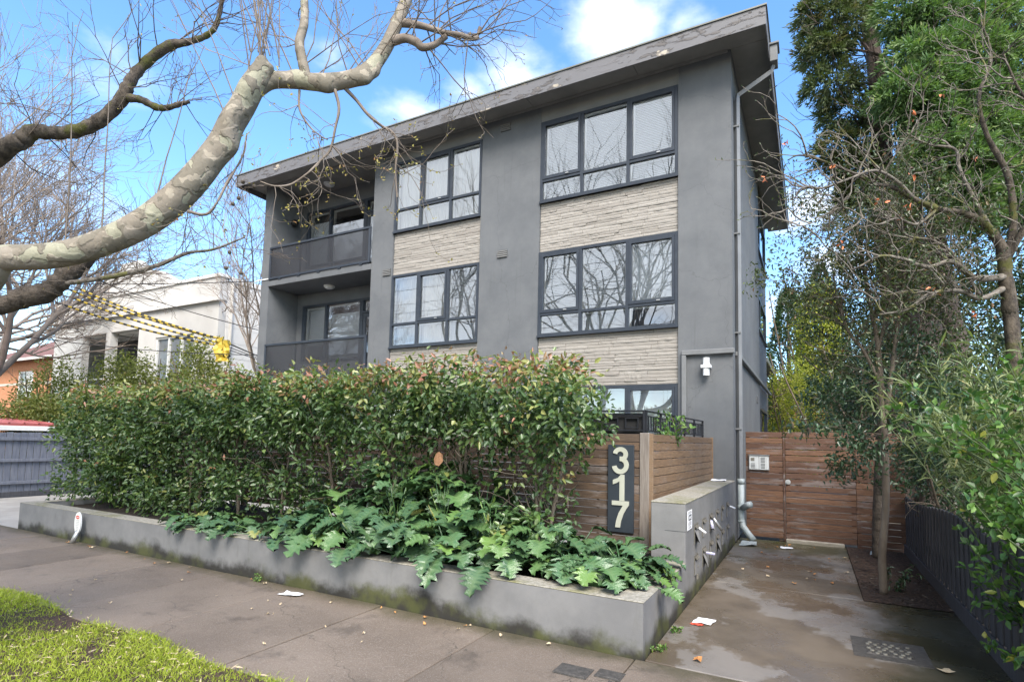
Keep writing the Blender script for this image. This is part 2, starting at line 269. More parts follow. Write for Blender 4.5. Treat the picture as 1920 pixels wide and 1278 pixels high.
    tr = N(t, 'ShaderNodeBsdfTransparent'); ms = N(t, 'ShaderNodeMixShader'); ms.inputs[0].default_value = .54; t.links.new(tr.outputs[0], ms.inputs[1]); t.links.new(b.outputs[0], ms.inputs[2]); t.links.new(ms.outputs[0], t.nodes['Material Output'].inputs[0])
    pmat('cream_render', (.54,.525,.50), (.62,.605,.575), .8, .85, .2, 40)
    pmat('cream_trim_lit_side', (.74,.72,.68), (.80,.78,.74), .8, .85, .2, 40)  # cream trim; also the side wall, painted paler for the light it catches
    pmat('brick_orange', (.40,.17,.085), (.50,.23,.12), 6, .85, .4, 30)
    pmat('brick_band', (.5,.45,.38), (.56,.5,.43), 6, .85, .4, 30)
    pmat('tile_red', (.13,.062,.050), (.20,.10,.08), 5, .8, .4, 30)
    pmat('red_metal', (.33,.08,.07), (.40,.11,.10), 2, .5, .1, 30)
    pmat('far_glass', (.10,.11,.12), (.22,.23,.24), .7, .15, 0)
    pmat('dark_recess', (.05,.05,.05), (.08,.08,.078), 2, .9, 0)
    pmat('yellow_plastic', (.42,.30,.03), (.50,.37,.05), 3, .5, .4, 12)
    pmat('black_plastic', (.012,.012,.012), (.02,.02,.02), 5, .5, 0)
    pmat('lamp_white', (.68,.69,.70), (.76,.77,.78), 5, .35, 0)
    pmat('orange_leaf', (.60,.17,.07), (.70,.25,.11), 20, .5, 0)
make_mats()

# ------------------------------------------------------------------ mesh helpers
class MB:
    def __init__(s): s.v = []; s.f = []
    def add(s, v, f):
        k = len(s.v); s.v += [tuple(map(float, p)) for p in v]; s.f += [tuple(i+k for i in q) for q in f]; return s
    def box(s, x0, x1, y0, y1, z0, z1):
        return s.add([(x0,y0,z0),(x1,y0,z0),(x1,y1,z0),(x0,y1,z0),(x0,y0,z1),(x1,y0,z1),(x1,y1,z1),(x0,y1,z1)],
                     [(0,3,2,1),(4,5,6,7),(0,1,5,4),(1,2,6,5),(2,3,7,6),(3,0,4,7)])
    def cbox(s, x0, x1, y0, y1, z0, z1, c=.004, j=0.0):
        """box with chamfered edges, optional jitter on the corners"""
        V = []; idx = {}
        X, Y, Z = (x0, x1), (y0, y1), (z0, z1); sg = (1, -1)
        for a in (0,1):
            for b in (0,1):
                for d in (0,1):
                    p = (X[a], Y[b], Z[d]); i = (c*sg[a], c*sg[b], c*sg[d])
                    q = [random.uniform(-j, j) for _ in range(3)] if j else (0,0,0)
                    for ax in range(3):
                        idx[(a,b,d,ax)] = len(V); V.append(tuple(p[k]+(0 if k == ax else i[k])+q[k] for k in range(3)))
        F = []
        def g(a,b,d,ax): return idx[(a,b,d,ax)]
        F += [(g(0,0,0,0),g(0,0,1,0),g(0,1,1,0),g(0,1,0,0)), (g(1,0,0,0),g(1,1,0,0),g(1,1,1,0),g(1,0,1,0)),
              (g(0,0,0,1),g(1,0,0,1),g(1,0,1,1),g(0,0,1,1)), (g(0,1,0,1),g(0,1,1,1),g(1,1,1,1),g(1,1,0,1)),
              (g(0,0,0,2),g(0,1,0,2),g(1,1,0,2),g(1,0,0,2)), (g(0,0,1,2),g(1,0,1,2),g(1,1,1,2),g(0,1,1,2))]
        for a in (0,1):
            for b in (0,1):
                F.append((g(a,b,0,0),g(a,b,1,0),g(a,b,1,1),g(a,b,0,1)) if (a+b)%2 else (g(a,b,0,1),g(a,b,1,1),g(a,b,1,0),g(a,b,0,0)))
                F.append((g(a,0,b,0),g(a,0,b,2),g(a,1,b,2),g(a,1,b,0)) if False else (g(a,0,b,0),g(a,1,b,0),g(a,1,b,2),g(a,0,b,2)))
                F.append((g(0,a,b,1),g(1,a,b,1),g(1,a,b,2),g(0,a,b,2)))
                for d in (0,1): F.append((g(a,b,d,0),g(a,b,d,1),g(a,b,d,2)))
        # the last loop adds each corner twice per (a,b,d) only once: dedupe
        F = list(dict.fromkeys(F))
        return s.add(V, F)
    def tube(s, pts, rad, n=8, cap=True):
        P = np.asarray(pts, float); m = len(P); rad = np.broadcast_to(np.asarray(rad, float), (m,))
        T = np.gradient(P, axis=0); T /= np.linalg.norm(T, axis=1)[:,None]+1e-12
        ref = np.array([0,0,1.]) if abs(T[0,2]) < .9 else np.array([1.,0,0])
        U = np.cross(T, ref); U /= np.linalg.norm(U, axis=1)[:,None]+1e-9; W = np.cross(T, U)
        a = np.linspace(0, 2*np.pi, n, endpoint=False)
        V = (P[:,None,:]+rad[:,None,None]*(np.cos(a)[None,:,None]*U[:,None,:]+np.sin(a)[None,:,None]*W[:,None,:])).reshape(-1,3)
        F = [(i*n+k, i*n+(k+1)%n, (i+1)*n+(k+1)%n, (i+1)*n+k) for i in range(m-1) for k in range(n)]
        if cap: F += [tuple(range(n))[::-1], tuple((m-1)*n+k for k in range(n))]
        return s.add(V, F)
    def prism(s, poly, y0, y1):
        """polygon in x,z extruded along y"""
        n = len(poly); V = [(x,y0,z) for x,z in poly]+[(x,y1,z) for x,z in poly]
        return s.add(V, [tuple(range(n)), tuple(range(2*n-1,n-1,-1))]+[(k,k+n,(k+1)%n+n,(k+1)%n) for k in range(n)])
    def mesh(s, name, mat, smooth=False):
        me = bpy.data.meshes.new(name); me.from_pydata(s.v, [], s.f)
        if mat: me.materials.append(MATS[mat])
        if smooth: me.polygons.foreach_set('use_smooth', [True]*len(me.polygons))
        me.update(); return me
    def build(s, name, mat, parent=None, smooth=False, loc=(0,0,0)):
        return link(name, s.mesh(name, mat, smooth), parent, loc)
def link(name, me, parent=None, loc=(0,0,0), rot=None):
    o = bpy.data.objects.new(name, me); COL.objects.link(o); o.location = loc
    if rot: o.rotation_euler = rot
    if parent: o.parent = parent
    return o
def tag(o, label, cat, group=None, kind=None):
    if label: o['label'] = label
    if cat: o['category'] = cat
    if group: o['group'] = group
    if kind: o['kind'] = kind
    return o
def thing(name, label, cat, loc=(0,0,0), group=None, rotz=0):
    o = bpy.data.objects.new(name, None); COL.objects.link(o); o.location = loc; o.rotation_euler = (0,0,rotz); o.empty_display_size = .2
    return tag(o, label, cat, group)
def struct(name, mb, mat):
    o = mb.build(name, mat); o['kind'] = 'structure'; return o
def recalc(o):
    import bmesh
    bm = bmesh.new(); bm.from_mesh(o.data); bmesh.ops.recalc_face_normals(bm, faces=bm.faces); bm.to_mesh(o.data); bm.free(); return o
def npmesh(name, V, F, mat, rnd=None, smooth=False):
    """fast mesh from numpy: F is (n,k) with one polygon size"""
    me = bpy.data.meshes.new(name); V = np.asarray(V, np.float32); F = np.asarray(F, np.int32); k = F.shape[1]
    me.vertices.add(len(V)); me.vertices.foreach_set('co', V.ravel()); me.loops.add(F.size); me.loops.foreach_set('vertex_index', F.ravel())
    me.polygons.add(len(F)); me.polygons.foreach_set('loop_start', np.arange(0, F.size, k, dtype=np.int32))
    if smooth: me.polygons.foreach_set('use_smooth', np.ones(len(F), bool))
    me.materials.append(MATS[mat]); me.update(calc_edges=True)
    if rnd is not None:
        at = me.attributes.new('rnd', 'FLOAT', 'POINT'); at.data.foreach_set('value', np.asarray(rnd, np.float32))
    return me
def unit(a): return a/(np.linalg.norm(a, axis=-1, keepdims=True)+1e-9)
def leaves(C, Dr, Nn, L, W, rnd, fold=.25, droop=.15):
    """ovate leaves folded on the midrib: base points C, pointing along Dr, face normal about Nn"""
    Dr = unit(Dr); S = unit(np.cross(Dr, Nn)); Nn = np.cross(S, Dr); n = len(C)
    L = np.broadcast_to(L, (n,))[:,None]; W = np.broadcast_to(W, (n,))[:,None]
    b = C; m1 = C+Dr*L*.35; m2 = C+Dr*L*.70-Nn*L*droop*.5; tip = C+Dr*L-Nn*L*droop
    l1 = m1+S*W*.5+Nn*W*fold; r1 = m1-S*W*.5+Nn*W*fold; l2 = m2+S*W*.36+Nn*W*fold*.8; r2 = m2-S*W*.36+Nn*W*fold*.8
    V = np.stack([b, r1, r2, tip, l2, l1], 1).reshape(-1,3); k = np.arange(n)[:,None]*6
    F = np.concatenate([k+np.array([[0,1,2,3]]), k+np.array([[0,3,4,5]])], 0)
    return V, F, np.repeat(rnd, 6)
def blades(C, Dr, Nn, L, W, rnd, droop=.2):
    """narrow two-segment blades"""
    Dr = unit(Dr); S = unit(np.cross(Dr, Nn)); Nn = np.cross(S, Dr); n = len(C)
    L = np.broadcast_to(L, (n,))[:,None]; W = np.broadcast_to(W, (n,))[:,None]
    m = C+Dr*L*.5; tip = C+Dr*L-Nn*L*droop
    V = np.stack([C-S*W*.3, m-S*W*.5, tip, m+S*W*.5, C+S*W*.3], 1).reshape(-1,3); k = np.arange(n)[:,None]*5
    return V, k+np.array([[0,1,2,3,4]]), np.repeat(rnd, 5)
def rdir(n): return unit(rng.normal(size=(n,3)))
def clumped(centres, radii, per, twig=.10):
    """leaf positions gathered on little twigs inside a set of ellipsoids; returns position, outward direction"""
    centres = np.asarray(centres, float); radii = np.asarray(radii, float)
    if radii.ndim == 1: radii = radii[:,None]*np.ones(3)
    P = []; O = []
    for c, r, k in zip(centres, radii, np.broadcast_to(per, (len(centres),))):
        d = rdir(int(k)); rad = rng.uniform(.35, 1.0, int(k))**.6
        P.append(c+d*r*rad[:,None]); O.append(d)
    return np.concatenate(P), np.concatenate(O)
class Tubes:
    """many thin branches gathered into one mesh"""
    def __init__(s): s.V = []; s.F = []; s.k = 0
    def add(s, pts, rad, n=4):
        P = np.asarray(pts, float); m = len(P); rad = np.broadcast_to(np.asarray(rad, float), (m,))
        T = np.gradient(P, axis=0); T /= np.linalg.norm(T, axis=1)[:,None]+1e-12
        ref = np.array([.3,.2,.93]) if abs(T[:,2]).mean() < .8 else np.array([.9,.3,.1])
        U = np.cross(T, ref); U /= np.linalg.norm(U, axis=1)[:,None]+1e-9; W = np.cross(T, U); a = np.linspace(0, 2*np.pi, n, endpoint=False)
        s.V.append((P[:,None,:]+rad[:,None,None]*(np.cos(a)[None,:,None]*U[:,None,:]+np.sin(a)[None,:,None]*W[:,None,:])).reshape(-1,3))
        i = np.arange(m-1)[:,None]*n; k = np.arange(n)[None,:]; k2 = (k+1)%n
        s.F.append(np.stack([i+k, i+k2, i+n+k2, i+n+k], -1).reshape(-1,4)+s.k); s.k += m*n
    def build(s, name, mat, parent=None):
        if not s.V: return None
        return link(name, npmesh(name, np.concatenate(s.V), np.concatenate(s.F), mat, smooth=True), parent)
def bez(pts, per=6):
    """Catmull-Rom through control points with radius as 4th value"""
    P = np.asarray(pts, float); Q = np.vstack([2*P[0]-P[1], P, 2*P[-1]-P[-2]]); out = []
    for i in range(1, len(Q)-2):
        p0, p1, p2, p3 = Q[i-1:i+3]
        for u in np.linspace(0, 1, per, endpoint=False):
            out.append(.5*((2*p1)+(-p0+p2)*u+(2*p0-5*p1+4*p2-p3)*u*u+(-p0+3*p1-3*p2+p3)*u**3))
    out.append(P[-1]); o = np.array(out); o[:,3] = np.maximum(o[:,3], .0015); return o
def wobble(start, d, length, n, amp, lift=0.0):
    d = np.asarray(d, float); d /= np.linalg.norm(d); p = np.asarray(start, float); pts = [p]; st = length/n
    for _ in range(n):
        d = d+rng.normal(size=3)*amp+np.array([0,0,lift]); d /= np.linalg.norm(d); p = p+d*st; pts.append(p)
    return np.array(pts)
def grow(tb, start, d, length, r, level, kids, amp=.18, lift=.05, ratio=.62, spread=.75, tips=None, minr=.0025, n=None):
    nseg = max(3, 6-level) if n is None else n
    pts = wobble(start, d, length, nseg, amp, lift); rr = np.linspace(r, max(r*.45, minr), len(pts)); tb.add(pts, rr, 6 if r > .05 else (4 if r > .012 else 3))
    if tips is not None and len(kids) == 0: tips.append(pts[-1]); tips.append(pts[len(pts)//2])
    if not kids: return
    k = kids[0]
    for j in range(k):
        u = rng.uniform(.25, 1.0) if j else 1.0; i = min(int(u*(len(pts)-1)), len(pts)-2); fr = u*(len(pts)-1)-i
        p = pts[i]*(1-fr)+pts[i+1]*fr; t = pts[i+1]-pts[i]; t /= np.linalg.norm(t)
        nd = t+rdir(1)[0]*spread; grow(tb, p, nd, length*ratio*rng.uniform(.7,1.15), max(r*(.62 if j else .75)*(1-.3*u), minr), level+1, kids[1:], amp*1.1, lift, ratio, spread, tips, minr)
LIMB = [(-3.46,-8.47,2.75,0.082),(-3.22,-8.29,2.79,0.083),(-3.03,-8.14,2.88,0.084),(-2.83,-7.99,3.03,0.091),(-2.69,-7.87,3.21,0.095),(-2.56,-7.77,3.43,0.093),(-2.47,-7.68,3.68,0.083),(-2.41,-7.61,3.89,0.081),(-2.32,-7.58,4.09,0.081),(-2.25,-7.55,4.23,0.072),(-2.23,-7.55,4.29,0.055),(-2.22,-7.54,4.31,0.012)]
LIMB2 = [(-2.33,-7.58,4.07,0.064),(-2.25,-7.49,4.19,0.058),(-2.14,-7.38,4.23,0.057),(-1.97,-7.29,4.22,0.059),(-1.81,-7.15,4.28,0.058),(-1.71,-7.05,4.4,0.054),(-1.64,-6.97,4.59,0.05),(-1.59,-6.91,4.82,0.046),(-1.54,-6.85,5.08,0.042),(-1.5,-6.7,5.63,0.036),(-1.42,-6.49,6.35,0.028)]
LIMB3 = [(-2.05,-7.33,4.24,0.036),(-2.08,-7.36,4.39,0.036),(-2.09,-7.38,4.51,0.033),(-2.1,-7.34,4.7,0.03),(-2.14,-7.33,4.98,0.027),(-2.25,-7.32,5.47,0.021)]
STUB = [(-2.32,-7.57,3.95,0.068),(-2.23,-7.52,4.02,0.053),(-2.19,-7.49,4.09,0.042),(-2.18,-7.48,4.11,0.027),(-2.17,-7.48,4.12,0.008)]
KNOB = [(-2.57,-7.85,3.31,0.087),(-2.51,-7.84,3.23,0.079),(-2.47,-7.82,3.18,0.065),(-2.45,-7.81,3.16,0.043),(-2.45,-7.8,3.15,0.011)]
BR1 = [(-1.56,-6.89,4.82,0.033),(-1.43,-6.82,4.8,0.025),(-1.28,-6.74,4.75,0.02),(-1.2,-6.64,4.77,0.021),(-1.11,-6.54,4.78,0.017),(-1.08,-6.53,4.87,0.013)]
BR2 = [(-1.59,-6.95,4.64,0.036),(-1.5,-6.91,4.66,0.032),(-1.4,-6.9,4.6,0.032),(-1.36,-6.88,4.56,0.028),(-1.28,-6.84,4.58,0.024),(-1.2,-6.8,4.65,0.02)]
BR3 = [(-1.84,-7.16,4.21,0.02),(-1.8,-7.08,4.15,0.016),(-1.73,-7.03,4.05,0.016),(-1.68,-6.94,4.0,0.014),(-1.63,-6.86,3.97,0.012),(-1.6,-6.84,3.87,0.012),(-1.62,-6.83,3.69,0.01),(-1.61,-6.81,3.48,0.008)]
BR4 = [(-1.87,-7.23,4.17,0.016),(-1.84,-7.21,4.03,0.014),(-1.87,-7.21,3.89,0.012),(-1.91,-7.21,3.73,0.012),(-1.97,-7.24,3.65,0.01),(-2.02,-7.31,3.53,0.01),(-2.12,-7.36,3.45,0.01),(-2.18,-7.45,3.41,0.008),(-2.27,-7.5,3.44,0.006)]
BR5 = [(-2.1,-7.35,4.16,0.012),(-2.1,-7.34,4.02,0.01),(-2.04,-7.3,3.9,0.008),(-1.97,-7.26,3.83,0.006),(-1.92,-7.23,3.8,0.006)]
BR6 = [(-2.59,-7.81,3.16,0.015),(-2.53,-7.72,3.16,0.013),(-2.46,-7.69,3.24,0.011),(-2.44,-7.64,3.4,0.011),(-2.43,-7.59,3.52,0.01),(-2.38,-7.57,3.63,0.008),(-2.35,-7.57,3.78,0.006)]
DRK = [(-6.64,-7.55,4.66,0.102),(-6.43,-7.45,4.79,0.088),(-6.32,-7.39,4.9,0.081),(-6.1,-7.27,4.89,0.068),(-5.86,-7.15,4.93,0.068),(-5.66,-7.05,5.05,0.068),(-5.47,-6.97,5.25,0.068),(-5.39,-6.94,5.43,0.061),(-5.36,-6.88,5.61,0.055),(-5.23,-6.78,5.83,0.052),(-5.06,-6.7,5.95,0.052),(-4.94,-6.63,5.98,0.035),(-4.8,-6.51,6.08,0.031),(-4.69,-6.46,6.18,0.028),(-4.68,-6.42,6.37,0.025),(-4.64,-6.42,6.6,0.021),(-4.69,-6.37,7.11,0.018)]
DRK2 = [(-5.39,-6.93,5.29,0.046),(-5.21,-6.89,5.24,0.038),(-5.08,-6.81,5.17,0.038),(-4.92,-6.78,5.13,0.03),(-4.8,-6.72,5.17,0.026),(-4.7,-6.67,5.2,0.019)]
DRK3 = [(-7.19,-7.25,3.08,0.105),(-6.94,-7.13,3.18,0.122),(-6.72,-7.01,3.24,0.114),(-6.59,-6.95,3.36,0.105),(-6.53,-6.88,3.49,0.106),(-6.42,-6.77,3.65,0.08),(-6.25,-6.7,3.81,0.053)]
DRK4 = [(-6.59,-6.95,3.34,0.03),(-6.25,-6.78,3.4,0.03),(-5.92,-6.55,3.5,0.03),(-5.64,-6.35,3.63,0.025),(-5.35,-6.21,3.77,0.02),(-5.07,-6.07,3.82,0.015),(-4.83,-5.84,4.01,0.01)]
MAG = [[(2.99,-2.72,3.03,0.066),(2.95,-2.78,3.41,0.06),(2.93,-2.81,3.68,0.055),(2.79,-2.91,3.92,0.038),(2.58,-3.08,4.03,0.03),(2.33,-3.27,4.05,0.027),(2.11,-3.4,4.15,0.024),(1.93,-3.56,4.23,0.021),(1.76,-3.71,4.24,0.016),(1.52,-3.96,4.31,0.013),(1.29,-4.08,4.41,0.01),(1.11,-4.29,4.4,0.008),(1.01,-4.34,4.35,0.005)],[(2.95,-2.78,3.41,0.038),(2.65,-3.04,3.37,0.03),(2.42,-3.29,3.49,0.024),(2.21,-3.4,3.43,0.018),(1.97,-3.65,3.47,0.016),(1.77,-3.86,3.46,0.01),(1.59,-3.95,3.35,0.008)],[(2.95,-2.79,3.52,0.044),(3.03,-2.78,3.95,0.036),(2.99,-2.84,4.44,0.03),(2.8,-2.98,4.87,0.022),(2.74,-3.05,5.25,0.016),(2.89,-2.89,5.71,0.011),(2.8,-2.97,6.09,0.008)],[(2.88,-2.85,3.79,0.027),(2.75,-2.83,4.15,0.022),(2.58,-2.96,4.54,0.017),(2.56,-2.88,4.81,0.014),(2.31,-3.01,4.86,0.011),(2.11,-3.13,4.97,0.008)],[(2.11,-3.4,4.15,0.019),(1.95,-3.61,4.27,0.016),(1.75,-3.83,4.32,0.013),(1.51,-4.06,4.18,0.01),(1.29,-4.17,4.09,0.008),(1.11,-4.38,4.05,0.005)],[(2.94,-2.77,3.3,0.033),(2.7,-3.0,3.16,0.024),(2.51,-3.11,3.23,0.021),(2.23,-3.37,3.17,0.016),(2.02,-3.47,3.01,0.013),(1.77,-3.7,2.93,0.008)],[(2.98,-2.78,3.62,0.033),(3.11,-2.85,3.92,0.027),(3.25,-2.92,4.35,0.021),(3.17,-3.02,4.93,0.016),(3.01,-3.13,5.24,0.011),(2.9,-3.21,5.55,0.008)],[(2.33,-3.27,4.05,0.016),(2.12,-3.48,3.85,0.013),(1.93,-3.7,3.86,0.01),(1.73,-3.91,3.76,0.008),(1.47,-4.07,3.91,0.006),(1.19,-4.31,3.71,0.005),(1.06,-4.38,3.68,0.004)],[(2.7,-3.0,3.16,0.019),(2.47,-3.16,3.58,0.016),(2.28,-3.27,3.73,0.013),(2.03,-3.52,3.74,0.011),(1.89,-3.61,3.95,0.008)]]
CYP = [(1.84,3.81,11.32,0.59),(1.56,3.71,10.71,0.43),(1.72,3.85,9.98,0.48),(2.03,4.19,9.32,0.49),(1.86,4.16,8.59,0.43),(2.23,4.4,8.1,0.38),(3.08,3.37,10.81,0.49),(3.52,3.63,10.59,0.54),(4.07,3.91,10.72,0.59),(4.66,4.23,10.62,0.59),(5.26,4.54,10.75,0.59),(3.74,3.25,9.68,0.52),(4.26,3.54,9.58,0.47),(3.17,2.96,9.56,0.42),(2.85,2.63,8.67,0.39),(3.31,2.87,8.89,0.46),(3.78,3.12,8.75,0.46),(4.39,3.67,8.84,0.42),(4.92,3.91,9.38,0.47),(5.05,4.04,8.64,0.47),(3.17,2.83,8.36,0.42),(3.58,3.07,8.11,0.37),(4.08,3.13,7.95,0.36),(4.54,3.38,7.76,0.41),(3.42,2.69,7.52,0.41),(3.75,2.78,7.22,0.37),(4.19,3.04,7.03,0.36),(4.73,3.32,7.04,0.4),(3.25,2.75,7.21,0.32),(3.83,2.87,6.67,0.36),(4.39,3.3,6.47,0.36),(3.94,3.08,6.26,0.27),(4.97,3.74,6.33,0.36),(2.17,4.42,7.49,0.27),(1.58,3.75,11.64,0.49)]
CYPT = [[(3.16,5.83,-0.36,0.325),(3.05,5.46,3.37,0.3),(2.89,5.17,5.86,0.275),(2.73,4.93,7.72,0.237),(2.71,4.76,9.59,0.2),(2.57,4.56,11.08,0.15),(2.43,4.33,12.81,0.1)],[(3.64,5.4,-0.25,0.333),(3.54,5.05,3.31,0.309),(3.29,4.72,5.67,0.262),(3.13,4.48,7.45,0.214),(3.25,4.39,9.23,0.179),(3.4,4.33,10.89,0.143),(3.53,4.26,12.56,0.095)],[(4.16,6.14,-0.3,0.295),(4.16,5.83,3.37,0.27),(3.92,5.55,5.08,0.246),(3.78,5.36,6.55,0.197),(3.98,5.27,8.88,0.16),(4.23,5.2,11.21,0.123),(4.37,5.15,12.69,0.086)]]
CAM = [[(1.86,-2.43,-0.01,0.045),(1.85,-2.48,0.44,0.041),(1.89,-2.5,0.92,0.037),(1.9,-2.53,1.4,0.037),(1.89,-2.57,1.88,0.033),(1.87,-2.58,2.36,0.033),(1.85,-2.58,2.85,0.025),(1.78,-2.6,3.35,0.021),(1.71,-2.68,3.84,0.017),(1.66,-2.74,4.26,0.01)],[(1.91,-2.58,2.0,0.025),(1.97,-2.65,2.47,0.024),(2.02,-2.66,2.88,0.02),(2.08,-2.66,3.3,0.016),(2.14,-2.67,3.78,0.012)],[(1.87,-2.58,2.36,0.021),(1.71,-2.7,2.72,0.016),(1.56,-2.74,2.96,0.015),(1.46,-2.77,3.34,0.013),(1.41,-2.83,3.71,0.008)],[(1.86,-2.56,2.73,0.017),(1.93,-2.62,3.2,0.014),(1.91,-2.67,3.69,0.012),(1.89,-2.72,4.11,0.008)]]
CAM2 = [(1.9,-1.36,0.22,0.062),(1.91,-1.4,0.67,0.062),(1.93,-1.43,1.22,0.055),(1.95,-1.46,1.77,0.048),(1.9,-1.54,2.32,0.042)]
# ================================================================== ground
struct('ground', MB().add([(-300,-300,-.06),(300,-300,-.06),(300,300,-.06),(-300,300,-.06)], [(0,1,2,3)]), 'ground')
struct('road', MB().add([(-120,-17.5,-.05),(120,-17.5,-.05),(120,-9.9,-.05),(-120,-9.9,-.05)], [(0,1,2,3)]), 'asphalt')
struct('kerb', MB().cbox(-40,.4,-9.9,-9.72,-.06,.06,.02).cbox(3.2,40,-9.9,-9.72,-.06,.06,.02), 'kerb')
fp = struct('footpath', MB().add([(-60,-7.42,-.034),(40,-7.42,-.034),(40,-5.7,-.034),(-60,-5.7,-.034)], [(0,1,2,3)]), 'dark_soil')
joints = [-30.0,-27.4,-24.8,-22.2,-19.6,-17.0,-14.4,-11.9,-9.46,-8.3,-7.2,-6.1,-5.0,-3.8,-2.575,-1.3,-.05,1.3,2.6,3.9,5.2,6.5,9.1]
for a, b in zip(joints[:-1], joints[1:]):
    z = random.uniform(-.004, .003)
    MB().cbox(a+.006, b-.006, -7.40, -5.71, -.12, z, .006).build('paving_slab', 'footpath', fp)
dw = struct('driveway', MB().add([(.0,-9.7,-.038),(3.4,-9.7,-.038),(3.4,.9,-.038),(.0,.9,-.038)], [(0,1,2,3)]), 'dark_soil')
for x0, x1, y0, y1 in ((.02,1.638,-2.86,.62), (.02,2.42,-5.69,-2.872), (.3,3.3,-9.7,-7.43)):
    MB().cbox(x0, x1, y0, y1, -.12, -.001, .006).build('concrete_slab', 'driveway', dw)
struct('garden_bed', MB().add([(1.64,-2.87,.004),(2.5,-2.87,.004),(2.5,.62,.012),(1.64,.62,.012)], [(0,1,2,3)]), 'bark_mulch')
struct('neighbour_driveway', MB().add([(-15.9,-7.0,-.012),(-10.52,-7.0,-.012),(-10.52,20,-.012),(-15.9,20,-.012)], [(0,1,2,3)]), 'pale_concrete')
struct('courtyard', MB().add([(-10.3,-3.4,.02),(-.55,-3.4,.02),(-.55,.1,.02),(-10.3,.1,.02)], [(0,1,2,3)]), 'pale_concrete')
# nature strip
def nature_strip():
    nx, ny = 90, 20; X = np.linspace(-13, .1, nx); Y = np.linspace(-9.72, -7.40, ny); gx, gy = np.meshgrid(X, Y)
    edge = 0.05*np.sin(gx*3.1)+.04*np.sin(gx*7.7+1); gy = np.where(gy > -7.5, gy+edge*.8, gy)
    gz = .012+.018*np.sin(gx*2.3)*np.sin(gy*3.1)+rng.normal(size=gx.shape)*.004
    V = np.stack([gx, gy, gz], -1).reshape(-1,3); i = (np.arange(ny-1)[:,None]*nx+np.arange(nx-1)[None,:]).ravel()
    me = npmesh('nature_strip', V, np.stack([i, i+1, i+nx+1, i+nx], -1), 'bark_mulch'); o = link('nature_strip', me); o['kind'] = 'structure'
    n = 95000; P = np.stack([rng.uniform(-9.5, -1.0, n), -7.36-rng.uniform(0, 1, n)**1.15*1.75, np.full(n, .01)], -1)
    pat = np.sin(P[:,0]*2.1+1.3*np.sin(P[:,1]*4))*np.sin(P[:,1]*5.2+.8*np.sin(P[:,0]*3.3))+.45*np.sin(P[:,0]*9+P[:,1]*7)
    keep = (rng.uniform(0, 1, n) < np.clip(.92-.9*(pat-.2), .03, 1)); P = P[keep]; n = len(P)
    P[:,1] += .05*np.sin(P[:,0]*3.1)+.05*rng.normal(size=n)*(rng.uniform(0,1,n) < .15)
    d = rng.normal(size=(n,3))*.75; d[:,2] = np.abs(d[:,2])*.6+.55
    V, F, r = blades(P, d, rdir(n), rng.uniform(.02,.052,n), rng.uniform(.003,.0055,n), np.clip(rng.normal(.45,.25,n)+.12*np.sin(P[:,0]*4)*np.sin(P[:,1]*5),0,1), .35)
    g = link('grass', npmesh('grass', V, F, 'grass', r)); tag(g, 'bright green patchy grass on the strip beside the footpath', 'grass', kind='stuff')
    n = 1500; P = np.stack([rng.uniform(-9, -1.2, n), rng.uniform(-9.0, -7.35, n), np.full(n, .02)], -1); d = rng.normal(size=(n,3)); d[:,2] *= .12
    V, F, r = blades(P, d, np.tile([0,0,1.],(n,1))+rng.normal(size=(n,3))*.3, rng.uniform(.03,.10,n), rng.uniform(.006,.018,n), rng.uniform(0,1,n), .05)
    g = link('bark_litter', npmesh('bark_litter', V, F, 'straw', r)); tag(g, 'loose bark chips and straw lying in the thin grass', 'bark litter', kind='stuff')
nature_strip()

# ================================================================== apartment building
XA, XA2, XB, XC, XD, XE, XF = -12.52, -12.19, -8.39, -7.715, -5.222, -3.766, -.928
ZS = 8.71; YB = 9.0
bld = thing('apartment_building', 'three storey charcoal rendered apartment block with stone panels and wide flat eaves', 'building')
def wall(x0, x1, y0, y1, z0, z1, mat='render_grey', name='wall', par=None): return MB().box(x0, x1, y0, y1, z0, z1).build(name, mat, par or bld)
wall(XA, XA2, 0, YB, 0, ZS)                                   # left flank
wall(XB, XC, 0, 1.0, 0, ZS, name='pier')
wall(XD, XE, 0, .30, 0, ZS, name='pier')
wall(XF, -.006, 0, .30, 0, ZS, name='pier')
wall(XC, XD, .02, .30, 8.32, ZS, 'render_grey_light', 'lintel_panel'); wall(XE, XF, .02, .30, 8.32, ZS, 'render_grey_light', 'lintel_panel')
wall(XA2, XB, 1.0, 1.15, 0, 2.94); 
# right flank: front part flush, rear bay set back
side = wall(-.30, 0, .004, 5.55, 0, ZS+.0, name='side_wall')
def side_bay():
    ws = [(7.0,8.30),(4.75,5.74),(0.9,2.66)]; y0, y1 = 5.55, YB
    z = 0
    for a, b in sorted(ws):
        wall(-.32, -.06, y0, y1, z, a, name='side_bay_wall'); z = b
    wall(-.32, -.06, y0, y1, z, ZS, name='side_bay_wall')
    for a, b in ws:
        w = MB().box(-.13,-.05,y0+.002,y0+.08,a,b).box(-.13,-.05,y1-.12,y1-.04,a,b).box(-.13,-.05,y0+.08,y1-.12,a,a+.07).box(-.13,-.05,y0+.08,y1-.12,b-.07,b).box(-.12,-.055,y0+1.25,y0+1.31,a+.07,b-.07).build('window', 'frame_dark', bld)
        MB().box(-.10,-.094,y0+.08,y0+1.25,a+.07,b-.07).build('pane','glass',w); MB().box(-.10,-.094,y0+1.31,y1-.12,a+.07,b-.07).build('pane','glass',w)
        MB().box(-.045,.0,y0+.02,y1-.04,a-.05,a-.004).build('sill','frame_dark',w)
side_bay()
wall(XA2+.01, -.33, YB-.2, YB, 0, ZS, name='rear_wall')
